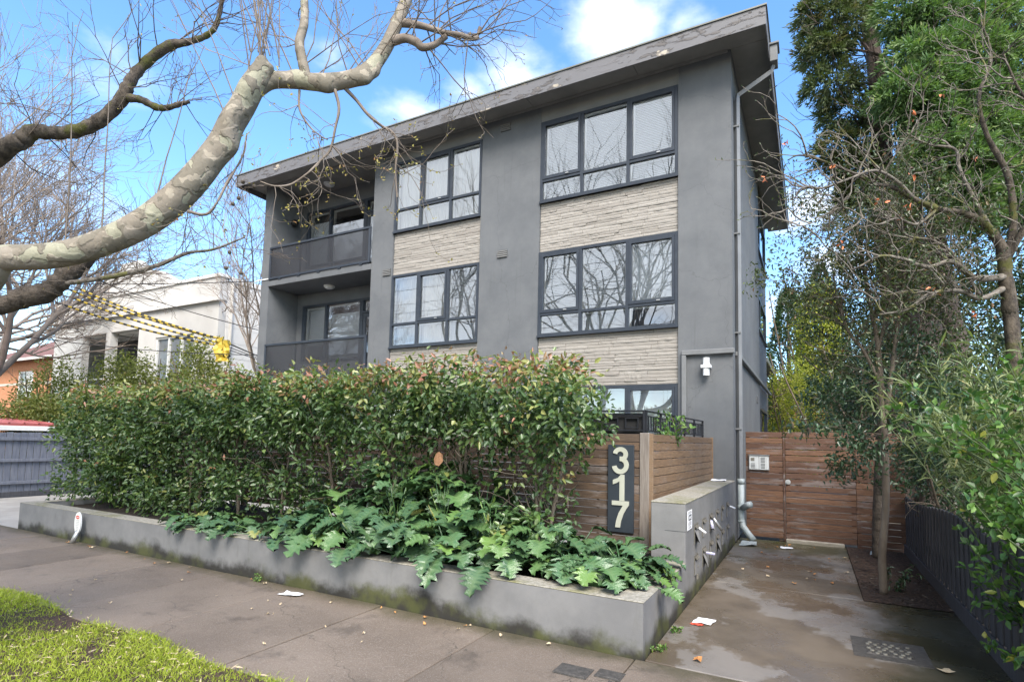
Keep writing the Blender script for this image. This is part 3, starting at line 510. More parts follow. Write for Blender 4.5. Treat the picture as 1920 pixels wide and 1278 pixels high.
# interior floors and partitions so the rooms behind the glass have depth
for z in (.02, 2.80, 5.62): MB().box(XC-.6, -.34, .32, 4.2, z, z+.12).build('floor_slab', 'room', bld)
MB().box(XC-.6, -.34, 4.2, 4.3, .02, ZS-.02).build('partition', 'room', bld); MB().box(-4.6, -4.5, .32, 4.2, .02, ZS-.02).build('partition', 'room', bld)
MB().box(XA2+.01, XB-.02, 3.6, 3.7, .02, ZS-.02).build('partition', 'room', bld)
MB().box(XB-.01, XB+.09, 1.16, 4.2, .02, ZS-.02).build('partition', 'room', bld)
# infill walls behind the stone, per bay: between the window bands
Z3T, Z3B, Z2T, Z2B, Z1T = 8.32, 6.585, 5.512, 3.765, 2.705
for x0, x1 in ((XC, XD), (XE, XF)):
    for z0, z1 in ((Z2T+.004, Z3B-.004), (Z1T+.004, Z2B-.004)): wall(x0+.003, x1-.003, .10, .30, z0, z1, 'mortar', 'backing_wall')
    wall(x0+.003, x1-.003, .10, .30, 0, .95)
# ---- split-face stone
def stones(x0, x1, z0, z1, pieces):
    pan = MB().box(x0+.004, x1-.004, .085, .098, z0, z1).build('stone_panel', 'mortar', bld)
    z = z0+.004
    while z < z1-.03:
        h = min(random.choice((.048,.058,.066,.078)), z1-z-.003); 
        if z1-z-h < .04: h = z1-z-.003
        cuts = [(q+random.uniform(.62,1.38))/pieces-.5/pieces*0 for q in range(pieces-1)]; cuts = [min(.93,max(.07,c)) for c in cuts]; xs = [0]+cuts+[1]; xs = [x0+.006+(x1-x0-.012)*c for c in xs]
        for a, b in zip(xs[:-1], xs[1:]):
            n = 7; front = []; V = []; F = []
            dpt = random.uniform(.035,.047); U = np.linspace(a+.0025, b-.0025, n)
            for k, x in enumerate(U):
                q = dpt+random.uniform(-.005,.005); zz0 = z+.001+random.uniform(0,.0015); zz1 = z+h-.001-random.uniform(0,.002); m = z+h*random.uniform(.35,.65)
                V += [(x,.084,zz0),(x,.085-q+.002,zz0),(x,.085-q-.003,m),(x,.085-q+.002,zz1),(x,.084,zz1)]
            for k in range(n-1):
                for e in range(4): F.append((k*5+e, (k+1)*5+e, (k+1)*5+e+1, k*5+e+1))
            F += [(0,1,2,3,4), tuple((n-1)*5+e for e in (4,3,2,1,0))]
            MB().add(V, F).build('stone', 'stone', pan)
        z += h
stones(XE, XF, Z2T+.005, Z3B-.03, 5); stones(XE, XF, Z1T+.005, Z2B-.03, 5); stones(XC, XD, Z2T+.005, Z3B-.03, 4); stones(XC, XD, Z1T+.005, Z2B-.03, 4)
# ---- windows
def hslats(x0, x1, y, z0, z1, name, par, pitch=.034):
    m = MB(); z = z0
    while z < z1-.01:
        m.add([(x0,y-.012,z),(x1,y-.012,z),(x1,y+.012,z+.038),(x0,y+.012,z+.038)], [(0,1,2,3)]); z += pitch
    return m.build(name, 'blind', par)
def drape(x0, x1, y, z0, z1, par, amp=.03):
    n = 40; X = np.linspace(x0, x1, n); m = MB(); V = []
    for x in X: yy = y+amp*math.sin((x-x0)*52)+amp*.5*math.sin((x-x0)*23+1); V += [(x,yy,z0),(x,yy,z1)]
    return m.add(V, [(2*k,2*k+2,2*k+3,2*k+1) for k in range(n-1)]).build('curtain', 'curtain', par, True)
def window(x0, x1, z0, z1, zm, cuts, sashes, dress, zms=None):
    """dark frame with mullions; tall panes above a low row; sashes = columns that carry an opening sash"""
    w = .055; m = MB()
    m.box(x0,x0+w,-.012,.11,z0,z1).box(x1-w,x1,-.012,.11,z0,z1).box(x0+w,x1-w,-.012,.11,z1-w,z1).box(x0+w,x1-w,-.012,.11,z0,z0+w*.8)
    for c in cuts: m.box(c-.03,c+.03,-.010,.10,z0+w*.8,z1-w)
    xs = [x0+w]+[q for c in cuts for q in (c-.03,c+.03)]+[x1-w]; cols = list(zip(xs[::2], xs[1::2]))
    for i, (a, b) in enumerate(cols): m.box(a, b, -.008, .095, zm-.026, zm+.026)
    fr = m.build('window', 'frame_dark', bld)
    MB().box(x0-.01, x1+.01, -.035, -.012, z0-.035, z0+.006).build('sill', 'frame_dark', fr)
    for i, (a, b) in enumerate(cols):
        za, zb = zm+.026, z1-w
        if i in sashes:
            s = .052; sm = MB().box(a+.003,a+s,-.022,.03,za+.003,zb-.003).box(b-s,b-.003,-.022,.03,za+.003,zb-.003).box(a+s,b-s,-.022,.03,zb-s,zb-.003).box(a+s,b-s,-.022,.03,za+.003,za+s+.012)
            so = sm.build('sash', 'frame_dark', fr); MB().box((a+b)/2+.1,(a+b)/2+.17,-.036,-.023,za+.02,za+.04).build('latch', 'metal_plain', fr)
            a2, b2, za2, zb2 = a+s, b-s, za+s+.012, zb-s
        else: a2, b2, za2, zb2 = a, b, za, zb
        MB().add([(a2,.03,za2),(b2,.03,za2),(b2,.03,zb2),(a2,.03,zb2)], [(0,1,2,3)]).build('pane', 'glass', fr)
        MB().add([(a,.034,z0+w*.8),(b,.034,z0+w*.8),(b,.034,zm-.026),(a,.034,zm-.026)], [(0,1,2,3)]).build('pane', 'glass', fr)
        # white timber lining inside each light
        l = .042; ln = MB()
        for q0, q1, e0, e1 in ((za2, zb2, a2, b2), (z0+w*.8, zm-.026, a, b)):
            ln.box(e0+.001, e0+l, .045, .094, q0, q1).box(e1-l*.6, e1-.001, .045, .094, q0, q1).box(e0+l, e1-l*.6, .046, .094, q1-l*.9, q1)
        ln.build('lining', 'white_paint', fr)
        d = dress[i]
        if d == 'blind': hslats(a+.01, b-.01, .135, z0+.02, z1-.08, 'blind', fr)
        elif d == 'half': hslats(a+.01, b-.01, .24, zm-.05, z1-.08, 'blind', fr)
        elif d == 'roller': MB().box(a+.02, b-.02, .125, .131, zm+.1, z1-.06).build('roller_blind', 'blind', fr)
        elif d == 'curtain': drape(a+.0, b-.0, .16, z0+.02, z1-.06, fr)
        elif d == 'side': drape(a+.0, a+(b-a)*.45, .26, z0+.02, z1-.06, fr)
    return fr
rc = [XE+.93, XE+1.885]; lc = [XC+.80, XC+1.66]
window(XE+.004, XF-.004, Z3B, Z3T, 7.035, rc, (0,2), ('blind','blind','blind'))
window(XE+.004, XF-.004, Z2B, Z2T, 4.205, rc, (0,2), ('blind','blind','roller'))
window(XE+.004, XF-.004, .95, Z1T, 1.42, rc, (0,2), ('roller','roller','roller'))
window(XC+.004, XD-.004, Z3B, Z3T, 7.12, lc, (1,), ('curtain','curtain','curtain'))
window(XC+.004, XD-.004, Z2B, Z2T, 4.31, lc, (1,), ('curtain','curtain','blind'))
window(XC+.004, XD-.004, .95, Z1T, 1.45, lc, (1,), ('curtain','roller','curtain'))
# ---- balconies
def balcony(zf, rail_top, wtop, ceil):
    sl = MB().cbox(XA2, XB, -.03, 1.0, zf-.15, zf, .006).build('balcony', 'render_grey', bld)
    # back wall with glazing
    y = 1.0; xl, x1, x2, x3 = -11.95, -11.0, -9.63, -8.75; zs = wtop-1.35 if True else zf
    for a, b, c, d in ((XA2, xl, zf, ceil), (xl, XB, wtop, ceil), (xl, x2, zf, zf+.62), (x3, XB, zf, wtop)): MB().box(a, b, y, y+.15, c, d).build('wall', 'render_grey', sl)
    z0 = zf+.62; w = .06; m = MB().box(xl,xl+w,y-.02,y+.10,z0,wtop).box(x1-w/2,x1+w/2,y-.02,y+.10,z0+w,wtop-w).box(x2-w,x2+w,y-.02,y+.10,zf,wtop).box(xl+w,x2-w,y-.021,y+.10,wtop-w,wtop).box(xl+w,x2-w,y-.021,y+.10,z0,z0+w)
    m.box(x2+w,x3-w,y-.02,y+.10,wtop-w,wtop).box(x3-w,x3,y-.02,y+.10,zf,wtop).box(x2+w,x3-w,y-.02,y+.10,wtop-.42,wtop-.36)
    fr = m.build('window', 'frame_dark', bld)
    for a, b, c, d in ((xl+w,x1-w/2,z0+w,wtop-w), (x1+w/2,x2-w,z0+w,wtop-w), (x2+w,x3-w,wtop-.36,wtop-w)):
        MB().add([(a,y+.03,c),(b,y+.03,c),(b,y+.03,d),(a,y+.03,d)], [(0,1,2,3)]).build('pane', 'glass', fr)
        l = .05; MB().box(a,a+l,y+.102,y+.15,c,d).box(b-l,b,y+.102,y+.15,c,d).box(a+l,b-l,y+.102,y+.15,d-l,d).build('lining', 'white_paint', fr)
    dr = MB().box(x2+w+.005,x2+w+.10,y-.01,y+.03,zf+.02,wtop-.43).box(x3-w-.10,x3-w-.005,y-.01,y+.03,zf+.02,wtop-.43).box(x2+w+.10,x3-w-.10,y-.01,y+.03,wtop-.53,wtop-.43).box(x2+w+.10,x3-w-.10,y-.01,y+.03,zf+.02,zf+.22).build('door', 'frame_dark', bld)
    MB().add([(x2+w+.10,y+.01,zf+.22),(x3-w-.10,y+.01,zf+.22),(x3-w-.10,y+.01,wtop-.53),(x2+w+.10,y+.01,wtop-.53)], [(0,1,2,3)]).build('pane', 'glass', dr)
    # framed perforated balustrade
    a, b, c, d = XA2+.03, XB-.03, zf+.03, rail_top; yy = -.03; t = .055
    fr2 = MB().cbox(a,b,yy-.03,yy+.03,d-t,d,.004).cbox(a,b,yy-.025,yy+.025,c,c+t,.004).cbox(a,a+t,yy-.024,yy+.024,c+t,d-t,.004).cbox(b-t,b,yy-.024,yy+.024,c+t,d-t,.004).cbox(a+1.2,a+1.235,yy+.001,yy+.03,c+t,d-t,.003).cbox(a+2.4,a+2.435,yy+.001,yy+.03,c+t,d-t,.003)
    for k in range(5): fr2.box(a+.4+k*.75, a+.5+k*.75, yy-.02, yy+.02, zf-.0, c)
    f2 = fr2.build('balustrade', 'frame_dark', bld); MB().box(a+t,b-t,yy-.004,yy,c+t,d-t).build('perforated_screen', 'perforated', f2)
    return sl, z0, wtop, fr
sl3, *_ , w3 = balcony(5.905, 6.855, 8.21, ZS); sl2, *_ , w2 = balcony(3.10, 4.115, 5.40, 5.755)
hslats(-11.9, -11.05, 1.18, 4.25, 5.3, 'blind', w2)
MB().box(-10.95,-9.7,1.17,1.176,6.55,7.45).build('roller_blind','blind',w3); MB().box(-11.9,-11.05,1.17,1.176,6.55,7.9).build('roller_blind','blind',w3); MB().box(-10.95,-9.7,1.17,1.176,3.8,5.1).build('roller_blind','blind',w2)
MB().box(XA2, XB, 1.0, 1.15, 2.94, 3.10).build('wall', 'render_grey', bld)
# ---- roof
rf = MB().box(-13.03, .60, -.555, 9.55, ZS+.10, 8.885).build('roof', 'flashing', bld)
MB().cbox(-13.042, .615, -.585, -.556, 8.555, 8.875, .004).build('fascia', 'fascia', rf)
MB().cbox(.586, .615, -.555, 9.56, 8.555, 8.872, .004).build('fascia', 'fascia', rf)
MB().cbox(-13.042, -13.013, -.555, 9.56, 8.555, 8.872, .004).build('fascia', 'fascia', rf)
MB().box(-13.06, .635, -.605, -.54, 8.878, 8.905).box(.57, .637, -.539, 9.58, 8.878, 8.906).box(-13.06, -13.0, -.539, 9.58, 8.878, 8.906).build('edge_flashing', 'flashing', rf)
for k in range(6):
    a = -13.01+k*2.266; MB().box(a+.004, min(a+2.262, .585), -.554, -.002, ZS, ZS+.03).build('soffit_panel', 'soffit', rf)
for k in range(4): MB().box(.002, .584, .0+k*2.39+.004, (k+1)*2.39-.004, ZS-.002, ZS+.028).build('soffit_panel', 'soffit', rf)
MB().box(-13.01, XA-.002, 0, 9.5, ZS, ZS+.03).build('soffit_panel', 'soffit', rf); MB().box(XA2+.01, XB-.01, .002, .998, ZS-.004, ZS+.026).build('soffit_panel', 'soffit', rf)
MB().box(-12.4, -.05, -.03, -.003, ZS-.05, ZS-.002).build('cover_strip', 'soffit', rf)
# ---- rainwater goods
dp = MB()
def sq(m, pts, s=.05):
    P = np.array(pts, float)
    return m.tube(P, s*1.25, 4)
rh = MB().cbox(.617, .74, .34, .62, 8.50, 8.80, .008).cbox(.60, .77, .31, .65, 8.80, 8.84, .006).build('rainwater_head', 'downpipe', bld)
pp = MB().tube([(.66,.48,8.52),(.63,.48,8.40),(.075,.34,8.02),(.06,.33,7.92),(.06,.33,1.02)], .050, 4).build('downpipe', 'downpipe', bld)
for z in (7.4, 5.4, 3.6, 1.9): MB().box(.0, .098, .275, .385, z, z+.025).build('pipe_clip', 'downpipe', pp)
pv = MB().tube([(.075,.33,1.02),(.075,.33,.36),(.10,.31,.24),(.20,.25,.12),(.28,.22,.03)], .054, 14).build('drain_pipe', 'pvc', bld, True)
MB().tube([(.075,.33,.96),(.075,.33,1.05)], .060, 14).tube([(.075,.33,.52),(.075,.33,.60)], .060, 14).tube([(.075,.33,.34),(.08,.325,.30)], .060, 14).build('pipe_collar', 'pvc', pv, True)
MB().tube([(.10,.30,.55),(.20,.22,.62),(.24,.19,.63)], .055, 12).build('pipe_branch', 'pvc', pv, True)
# boxed conduit on the facade running round the corner
MB().cbox(-.86,-.78,-.07,-.001,.9,3.20,.01).cbox(-.86,.03,-.071,-.001,3.20,3.29,.01).build('boxed_conduit', 'downpipe', bld)
MB().cbox(.001,.07,.30,9.1,3.20,3.28,.01).build('side_conduit', 'downpipe', bld)
# ---- vents
def vent(x, z, side=False):
    if side: v = MB().box(.001,.012,x-.13,x+.13,z-.08,z+.08).build('air_vent', 'render_grey', bld)
    else: v = MB().box(x-.12,x+.12,-.008,-.001,z-.085,z+.085).build('air_vent', 'shade_cloth', bld)
    for k in range(4):
        zz = z-.075+k*.04
        if side: MB().box(.012,.025,x-.12,x+.12,zz,zz+.022).build('slat', 'render_grey', v)
        else: MB().box(x-.12,x+.12,-.028,-.008,zz,zz+.026).build('slat', 'metal_plain' if False else 'render_grey_light', v)
for x, z in ((-4.63,8.44), (-4.64,5.615), (-7.87,5.615), (-7.90,8.45)): vent(x, z)
for y, z in ((4.6,5.75), (4.6,2.75)): vent(y, z, True)
# panel joint lines in the render above the windows
for x in (XD+.004, XE-.004, XC-.004, XF+.004): MB().box(x-.006, x+.006, -.006, -.001, Z3T, ZS-.05).build('expansion_joint', 'render_grey_light', bld)

# wall and ceiling lights
lamp = thing('wall_light', 'white up and down cylinder light on the charcoal corner pier', 'wall light', (-.43,-.001,2.98))
MB().cbox(-.05,.05,-.03,0,-.07,.07,.006).build('bracket', 'lamp_white', lamp); MB().tube([(0,-.085,-.155),(0,-.085,-.03)], .055, 20).build('lamp_shade', 'lamp_white', lamp, False); MB().tube([(0,-.085,.03),(0,-.085,.155)], .055, 20).build('lamp_shade', 'lamp_white', lamp, False)
MB().cbox(-.085,.085,-.15,-.02,-.028,.028,.006).build('collar', 'lamp_white', lamp)
for (x, y, z, lb) in ((-10.5,.62,5.752,'round white bulkhead light under the upper balcony slab'), (-10.7,.62,8.703,'round white bulkhead light on the soffit above the top balcony')):
    t = thing('ceiling_light', lb, 'ceiling light', (x,y,z)); MB().tube([(0,0,-.03),(0,0,0)], .15, 24).build('base', 'lamp_white', t)
    MB().tube([(0,0,-.09),(0,0,-.08),(0,0,-.055),(0,0,-.03)], [.03,.085,.125,.135], 24).build('diffuser', 'lamp_white', t, True)
bl = thing('security_speaker', 'small black round fitting on the side wall of the top balcony', 'fitting', (-12.188,.66,7.80)); MB().tube([(0,0,0),(.05,0,0)], .05, 14).build('mount', 'black_plastic', bl)
MB().tube([(.05,0,0),(.07,0,0),(.11,0,0),(.16,0,0),(.19,0,0),(.20,0,0)], [.05,.095,.11,.10,.06,.01], 16).build('dome', 'black_plastic', bl, True)
br = thing('cable_bracket', 'white cable bracket on the left end pier', 'bracket', (-12.52,-.001,5.98)); MB().box(-.02,.32,-.02,0,-.015,.015).build('plate', 'lamp_white', br); MB().tube([(-.3,-.05,-.05),(0,-.02,0)], .018, 8).build('arm', 'lamp_white', br)
# ================================================================== planter and letterbox wall
XW = .011; YF = -5.70; ZW = .428
pl = thing('planter_wall', 'long low grey rendered retaining wall with mossy foot round the garden bed', 'garden wall', (-5,YF,0))
pl.location = (0,0,0)
MB().box(-10.5, XW, YF, YF+.22, -.1, ZW-.012).build('wall', 'planter', pl); MB().box(XW-.22, XW, YF+.2201, -4.112, -.1, ZW-.012).build('wall', 'planter', pl); MB().box(-10.5, -10.28, YF+.2201, -3.4, -.1, ZW-.012).build('wall', 'planter', pl)
MB().cbox(-10.502, XW+.002, YF-.002, YF+.225, ZW-.012, ZW, .005).build('coping', 'coping', pl); MB().cbox(XW-.225, XW+.002, YF+.2251, -4.112, ZW-.012, ZW, .005).build('coping', 'coping', pl); MB().cbox(-10.502, -10.275, YF+.2251, -3.4, ZW-.012, ZW, .005).build('coping', 'coping', pl)
so = struct('planter_soil', MB().add([(-10.28,YF+.22,.33),(XW-.22,YF+.22,.33),(XW-.22,-3.45,.36),(-10.28,-3.45,.36)], [(0,1,2,3)]), 'dark_soil')
lb = thing('letterbox_wall', 'grey rendered block wall with two rows of letterboxes along the driveway', 'letterbox wall')
MB().cbox(-.345, XW-.001, -4.11, -.001, -.1, 1.018, .006).build('wall', 'planter', lb); MB().cbox(-.348, XW+.004, -4.114, -.001, 1.018, 1.034, .005).build('coping', 'coping', lb)
MB().box(-.2, XW+.001, -4.1125, -4.108, .738, .742).build('render_crack', 'ink', lb)
ys = [-3.545,-3.045,-2.52,-1.99,-1.49,-.95]
k = 0
for row, z in enumerate((.705, .368)):
    for i, y in enumerate(ys):
        w = .095
        box = MB().box(XW, XW+.004, y-w, y+w, z-.16, z+.05).build('letterbox', 'ink', lb)
        MB().box(XW+.003, XW+.012, y-w, y+w, z+.046, z+.056).box(XW+.003, XW+.010, y-w-.006, y-w, z-.16, z+.056).box(XW+.003, XW+.010, y+w, y+w+.006, z-.16, z+.056).build('frame', 'letter_metal', box)
        MB().add([(XW+.004,y-w+.01,z+.044),(XW+.004,y+w-.01,z+.044),(XW+.032,y+w-.01,z+.008),(XW+.032,y-w+.01,z+.008),(XW+.004,y-w+.01,z+.036),(XW+.004,y+w-.01,z+.036),(XW+.030,y+w-.01,z+.002),(XW+.030,y-w+.01,z+.002)], [(0,1,2,3),(7,6,5,4),(3,2,6,7),(0,3,7,4),(1,5,6,2)]).build('hood', 'letter_metal', box)
        op = (row, i) in ((0,0),(0,2),(1,1),(1,3)); a = .06 if op else .004
        MB().add([(XW+.006,y-w+.006,z-.01),(XW+.006,y+w-.006,z-.01),(XW+.006+.002,y+w-.006,z-.155),(XW+.006+a,y-w+.006,z-.155),(XW+.011,y-w+.006,z-.01),(XW+.011,y+w-.006,z-.01),(XW+.013,y+w-.006,z-.155),(XW+.011+a,y-w+.006,z-.155)], [(0,1,2,3),(7,6,5,4),(3,2,6,7),(0,3,7,4),(1,5,6,2),(0,4,5,1)]).build('door', 'planter', box)
        MB().tube([(XW+.012,y+w*.5,z-.085),(XW+.02,y+w*.5,z-.085)], .008, 8).build('lock', 'letter_metal', box)
def paper(name, label, cat, pts, mat='paper', group=None, th=.002):
    """crumpled sheet: a jittered grid patch through four corners"""
    a, b, c, d = [np.array(p, float) for p in pts]; n = 5; V = []; F = []
    nm = np.cross(b-a, d-a); nm /= np.linalg.norm(nm)+1e-9; sz = np.linalg.norm(b-a)
    for i in range(n):
        for j in range(n):
            u, w = i/(n-1), j/(n-1); p = (a*(1-u)+b*u)*(1-w)+(d*(1-u)+c*u)*w; V.append(p+nm*random.uniform(0,.09)*sz)
    V2 = [p+nm*th for p in V]; N2 = n*n
    for i in range(n-1):
        for j in range(n-1): q = (i*n+j, (i+1)*n+j, (i+1)*n+j+1, i*n+j+1); F += [q, tuple(N2+e for e in q[::-1])]
    o = MB().add(V+V2, F).build(name, mat); return tag(o, label, cat, group)
def roll(name, label, c, d, r=.022, L=.16, mat='paper', cat='junk mail', group=None):
    c = np.array(c); d = np.array(d, float); d /= np.linalg.norm(d); m = MB(); m.tube([c, c+d*L*.5, c+d*L], [r, r*1.1, r*1.25], 9)
    return tag(m.build(name, mat, None, True), label, cat, group)
roll('rolled_mail', 'crumpled white flyer poking from the first upper letterbox near the notice', (XW+.02,-3.50,.71), (.75,.25,-.6), .012, .10)
roll('rolled_mail', 'long grey rolled catalogue leaning out of the third upper letterbox', (XW+.035,-2.52,.70), (.45,.45,-.78), .016, .20, 'metal_plain')
roll('rolled_mail', 'white flyer sticking out of the last upper letterbox beside the drain pipe', (XW+.03,-.93,.70), (.8,.35,-.35), .012, .09)
roll('rolled_mail', 'crumpled blue and white flyer poking from the second lower letterbox', (XW+.03,-3.06,.36), (.85,.35,-.15), .014, .10, 'paper_print')
roll('rolled_mail', 'dark blue folded paper hanging below the third upper letterbox', (XW+.02,-2.60,.68), (.15,-.1,-.9), .016, .10, 'paper_print')
tag(MB().cbox(XW+.014,XW+.034,-3.60,-3.57,.16,.215,.004).build('padlock', 'letter_metal'), 'small brass padlock hanging on the first lower letterbox', 'padlock')
nt_ = thing('paper_notice', 'white printed notice stuck on the letterbox wall corner', 'notice', (XW+.004,-3.915,.84))
MB().box(0,.003,-.125,.125,-.10,.10).build('sheet', 'paper', nt_)
def text_mesh(body, size, mat, name, par, M4, bold=0.0, ext=.0008):
    cu = bpy.data.curves.new('tmp', 'FONT'); cu.body = body; cu.size = size; cu.align_x = 'CENTER'; cu.align_y = 'CENTER'; cu.offset = bold; cu.extrude = ext; cu.resolution_u = 4
    o = bpy.data.objects.new('tmp', cu); COL.objects.link(o); dg = bpy.context.evaluated_depsgraph_get(); me = bpy.data.meshes.new_from_object(o.evaluated_get(dg)); bpy.data.objects.remove(o)
    me.transform(M4); me.materials.clear(); me.materials.append(MATS[mat]); q = link(name, me, par); return q
Mx = Matrix(((0,0,1,.0045),(1,0,0,0),(0,1,0,0),(0,0,0,1)))
text_mesh('CCS', .085, 'ink', 'lettering', nt_, Mx @ Matrix.Translation((0,.022,0)), .002)
ln = MB()
for i, (wd, z) in enumerate(((.16,.085),(.19,.072),(.15,-.022),(.18,-.036),(.17,-.050),(.10,-.068),(.14,-.08))): ln.box(.003,.004,-wd/2,wd/2,z-.003,z+.003)
ln.build('printed_lines', 'metal_plain', nt_)
# ================================================================== timber front fence
PIT = .1014; FT = 1.745
tf = thing('timber_fence', 'brown horizontal slatted timber fence behind the hedge with a grey corner post', 'fence')
xs = [-10.28,-7.95,-5.55,-3.15,-.64]
for a, b in zip(xs[:-1], xs[1:]):
    MB().cbox(a-.045, a+.045, -3.455, -3.365, .1, FT-.03, .005).build('post', 'timber', tf)
    for k in range(13):
        z = FT-PIT*(k+1)+.006
        MB().cbox(a+.002, b-.002, -3.50+random.uniform(-.003,.003), -3.472, z, z+PIT-.0075+random.uniform(-.003,.001), .003, .0015).build('board', 'timber', tf)
MB().cbox(-.637, -.525, -3.515, -3.40, .1, FT+.012, .006).build('corner_post', 'post_grey', tf)
rt_ = np.array([-.52,-3.50]); re_ = np.array([-.372,-.01]); dv = re_-rt_; ang = math.atan2(dv[1], dv[0]); Lr = float(np.linalg.norm(dv))
for k in range(9):
    z = FT-PIT*(k+1)+.006; me = MB().cbox(.03, Lr-.03, -.028, .0, 0, PIT-.008, .003, .0015).mesh('board', 'timber_return_lit')
    link('board', me, tf, (rt_[0], rt_[1], z), (0,0,ang))
link('edge_post', MB().cbox(0,.032,-.04,.012,.36,FT+.006,.004).mesh('edge_post','timber_return_lit'), tf, (rt_[0],rt_[1],0), (0,0,ang)); link('edge_post', MB().cbox(Lr-.03,Lr,-.04,.012,.82,FT+.006,.004).mesh('edge_post','timber_return_lit'), tf, (rt_[0],rt_[1],0), (0,0,ang))
# street number board
nb = thing('number_board', 'dark slate board with large pale numerals 317 fixed to the timber fence', 'house number', (-.86,-3.503,1.09))
MB().cbox(-.162, .158, -.03, 0, -.518, .52, .003).build('board', 'sign_board', nb)
def stroke(P, w):
    P = np.array(P, float); T = np.gradient(P, axis=0); T /= np.linalg.norm(T, axis=1)[:,None]; Nn = np.stack([-T[:,1], T[:,0]], 1); A = P+Nn*w/2; B = P-Nn*w/2; n = len(P)
    V = [(x,-.042,z) for x, z in A]+[(x,-.042,z) for x, z in B]+[(x,-.030,z) for x, z in A]+[(x,-.030,z) for x, z in B]; F = []
    for k in range(n-1): F += [(k,k+1,n+k+1,n+k),(2*n+k,k,k+1,2*n+k+1)[::-1],(n+k,n+k+1,3*n+k+1,3*n+k)[::-1]]
    F += [(0,n,3*n,2*n),(n-1,2*n-1,4*n-1,3*n-1)]; return V, F
def arc(cx, cz, rx, rz, a0, a1, n=26): return [(cx+rx*math.cos(R(a)), cz+rz*math.sin(R(a))) for a in np.linspace(a0, a1, n)]
n3 = MB(); n3.add(*stroke(arc(-.004,.405,.066,.062,172,-78), .054)); _v, _f = stroke(arc(-.004,.276,.076,.077,96,-172), .056); n3.add([(a, b_-.0012, c) for a, b_, c in _v], _f); n3.build('numeral_three', 'numeral', nb)
MB().prism([(-.012,-.145),(.048,-.145),(.048,.165),(.002,.165),(-.03,.125),(-.095,.098),(-.095,.045),(-.05,.062),(-.012,.085)], -.042, -.03).build('numeral_one', 'numeral', nb)
MB().prism([(-.105,-.20),(-.105,-.148),(.105,-.148),(.105,-.192),(.075,-.235),(.04,-.30),(.012,-.38),(-.002,-.46),(-.062,-.46),(-.05,-.38),(-.02,-.29),(.03,-.20)], -.042, -.03).build('numeral_seven', 'numeral', nb)
# ================================================================== courtyard railing
rl = thing('iron_railing', 'black wrought iron railing with squared scrolls above the timber fence', 'railing')
def railing(p, q, parts, style):
    p = np.array(p); q = np.array(q); L = float(np.linalg.norm(q-p)); a = math.atan2(*(q-p)[::-1]); z0, z1 = 1.45, 2.04; s = .009
    def part(name, m): return link(name, m.mesh(name, 'black_iron'), rl, (p[0],p[1],0), (0,0,a))
    part('top_rail', MB().cbox(0,L,-.015,.015,z1-.018,z1,.003)); part('bottom_rail', MB().cbox(0,L,-.012,.012,1.78,1.795,.003)); part('middle_rail', MB().cbox(0,L,-.008,.008,z1-.075,z1-.063,.002))
    n = max(2, int(L/.55))
    for k in range(n+1): x = min(L-.014, max(.014, k*L/n)); part('post', MB().cbox(x-.014,x+.014,-.014,.014,.1,z1+.002,.003))
    for k in range(n):
        x0 = k*L/n; wd = L/n
        if style == 0:
            for c in (.28,.72):
                x = x0+wd*c; h = .085; part('square_motif', MB().box(x-h,x-h+.012,-.006,.006,1.82,1.95).box(x+h-.012,x+h,-.006,.006,1.82,1.95).box(x-h+.012,x+h-.012,-.006,.006,1.938,1.95).box(x-h+.012,x+h-.012,-.006,.006,1.82,1.832))
        else:
            for c in range(1,6): x = x0+wd*c/6; part('bar', MB().box(x-.007,x+.007,-.007,.007,1.795,z1-.075))
railing((-6.6,-3.30), (-.63,-3.30), None, 0); railing((-.63,-3.27), (-.50,-.03), None, 1)
tag(MB().box(-2.35,-.66,-3.27,-3.262,1.3,2.0).build('shade_screen', 'shade_cloth'), 'black shade cloth tied behind the iron railing', 'shade cloth')
# ================================================================== gate
YG = .60
def boards(par, x0, x1, n, z0, pit, mat, y=YG, sag=0.0):
    for k in range(n):
        z = z0+k*pit+random.uniform(-.002,.002)
        o = MB().cbox(x0, x1, y+random.uniform(-.004,.003), y+.024, z, z+pit-.008+random.uniform(-.003,.001), .003, .002).build('board', mat, par)
        if sag and k < n*.55: o.rotation_euler = (0, R(sag*(1-k/(n*.55))), 0)
gp = thing('side_gate_panel', 'fixed slatted timber panel with intercom between downpipe and gate', 'fence panel'); boards(gp, .13, .725, 18, .05, .1016, 'timber_gate'); MB().cbox(.13,.19,YG+.024,YG+.07,0,1.87,.004).build('post','timber_gate',gp); MB().cbox(.655,.72,YG+.024,YG+.07,0,1.87,.004).build('post','timber_gate',gp)
gt = thing('timber_gate', 'weathered horizontal board pedestrian gate with round lock', 'gate'); boards(gt, .762, 1.795, 18, .06, .1012, 'timber_gate', YG-.008, .35); MB().cbox(.762,.83,YG+.026,YG+.07,.08,1.86,.004).build('stile','timber_gate',gt); MB().cbox(1.73,1.795,YG+.026,YG+.07,.08,1.86,.004).build('stile','timber_gate',gt); MB().cbox(.728,.757,YG-.012,YG+.05,0,1.885,.003).build('stop_bead','timber_gate',gt)
lk = MB().tube([(.80,YG-.02,1.02),(.80,YG-.008,1.02)], .042, 20).build('lock', 'metal_plain', gt); MB().tube([(.80,YG-.05,1.02),(.80,YG-.02,1.02)], .022, 14).build('cylinder', 'metal_plain', lk)
gr = thing('side_gate_panel', 'slatted timber panel half hidden by the young camellia beside the gate', 'fence panel'); boards(gr, 1.80, 2.46, 19, -.05, .1012, 'timber_gate', YG-.006); MB().cbox(1.80,1.86,YG+.026,YG+.08,0,1.87,.004).build('post','timber_gate',gr); MB().cbox(2.40,2.46,YG+.026,YG+.08,0,1.87,.004).build('post','timber_gate',gr)
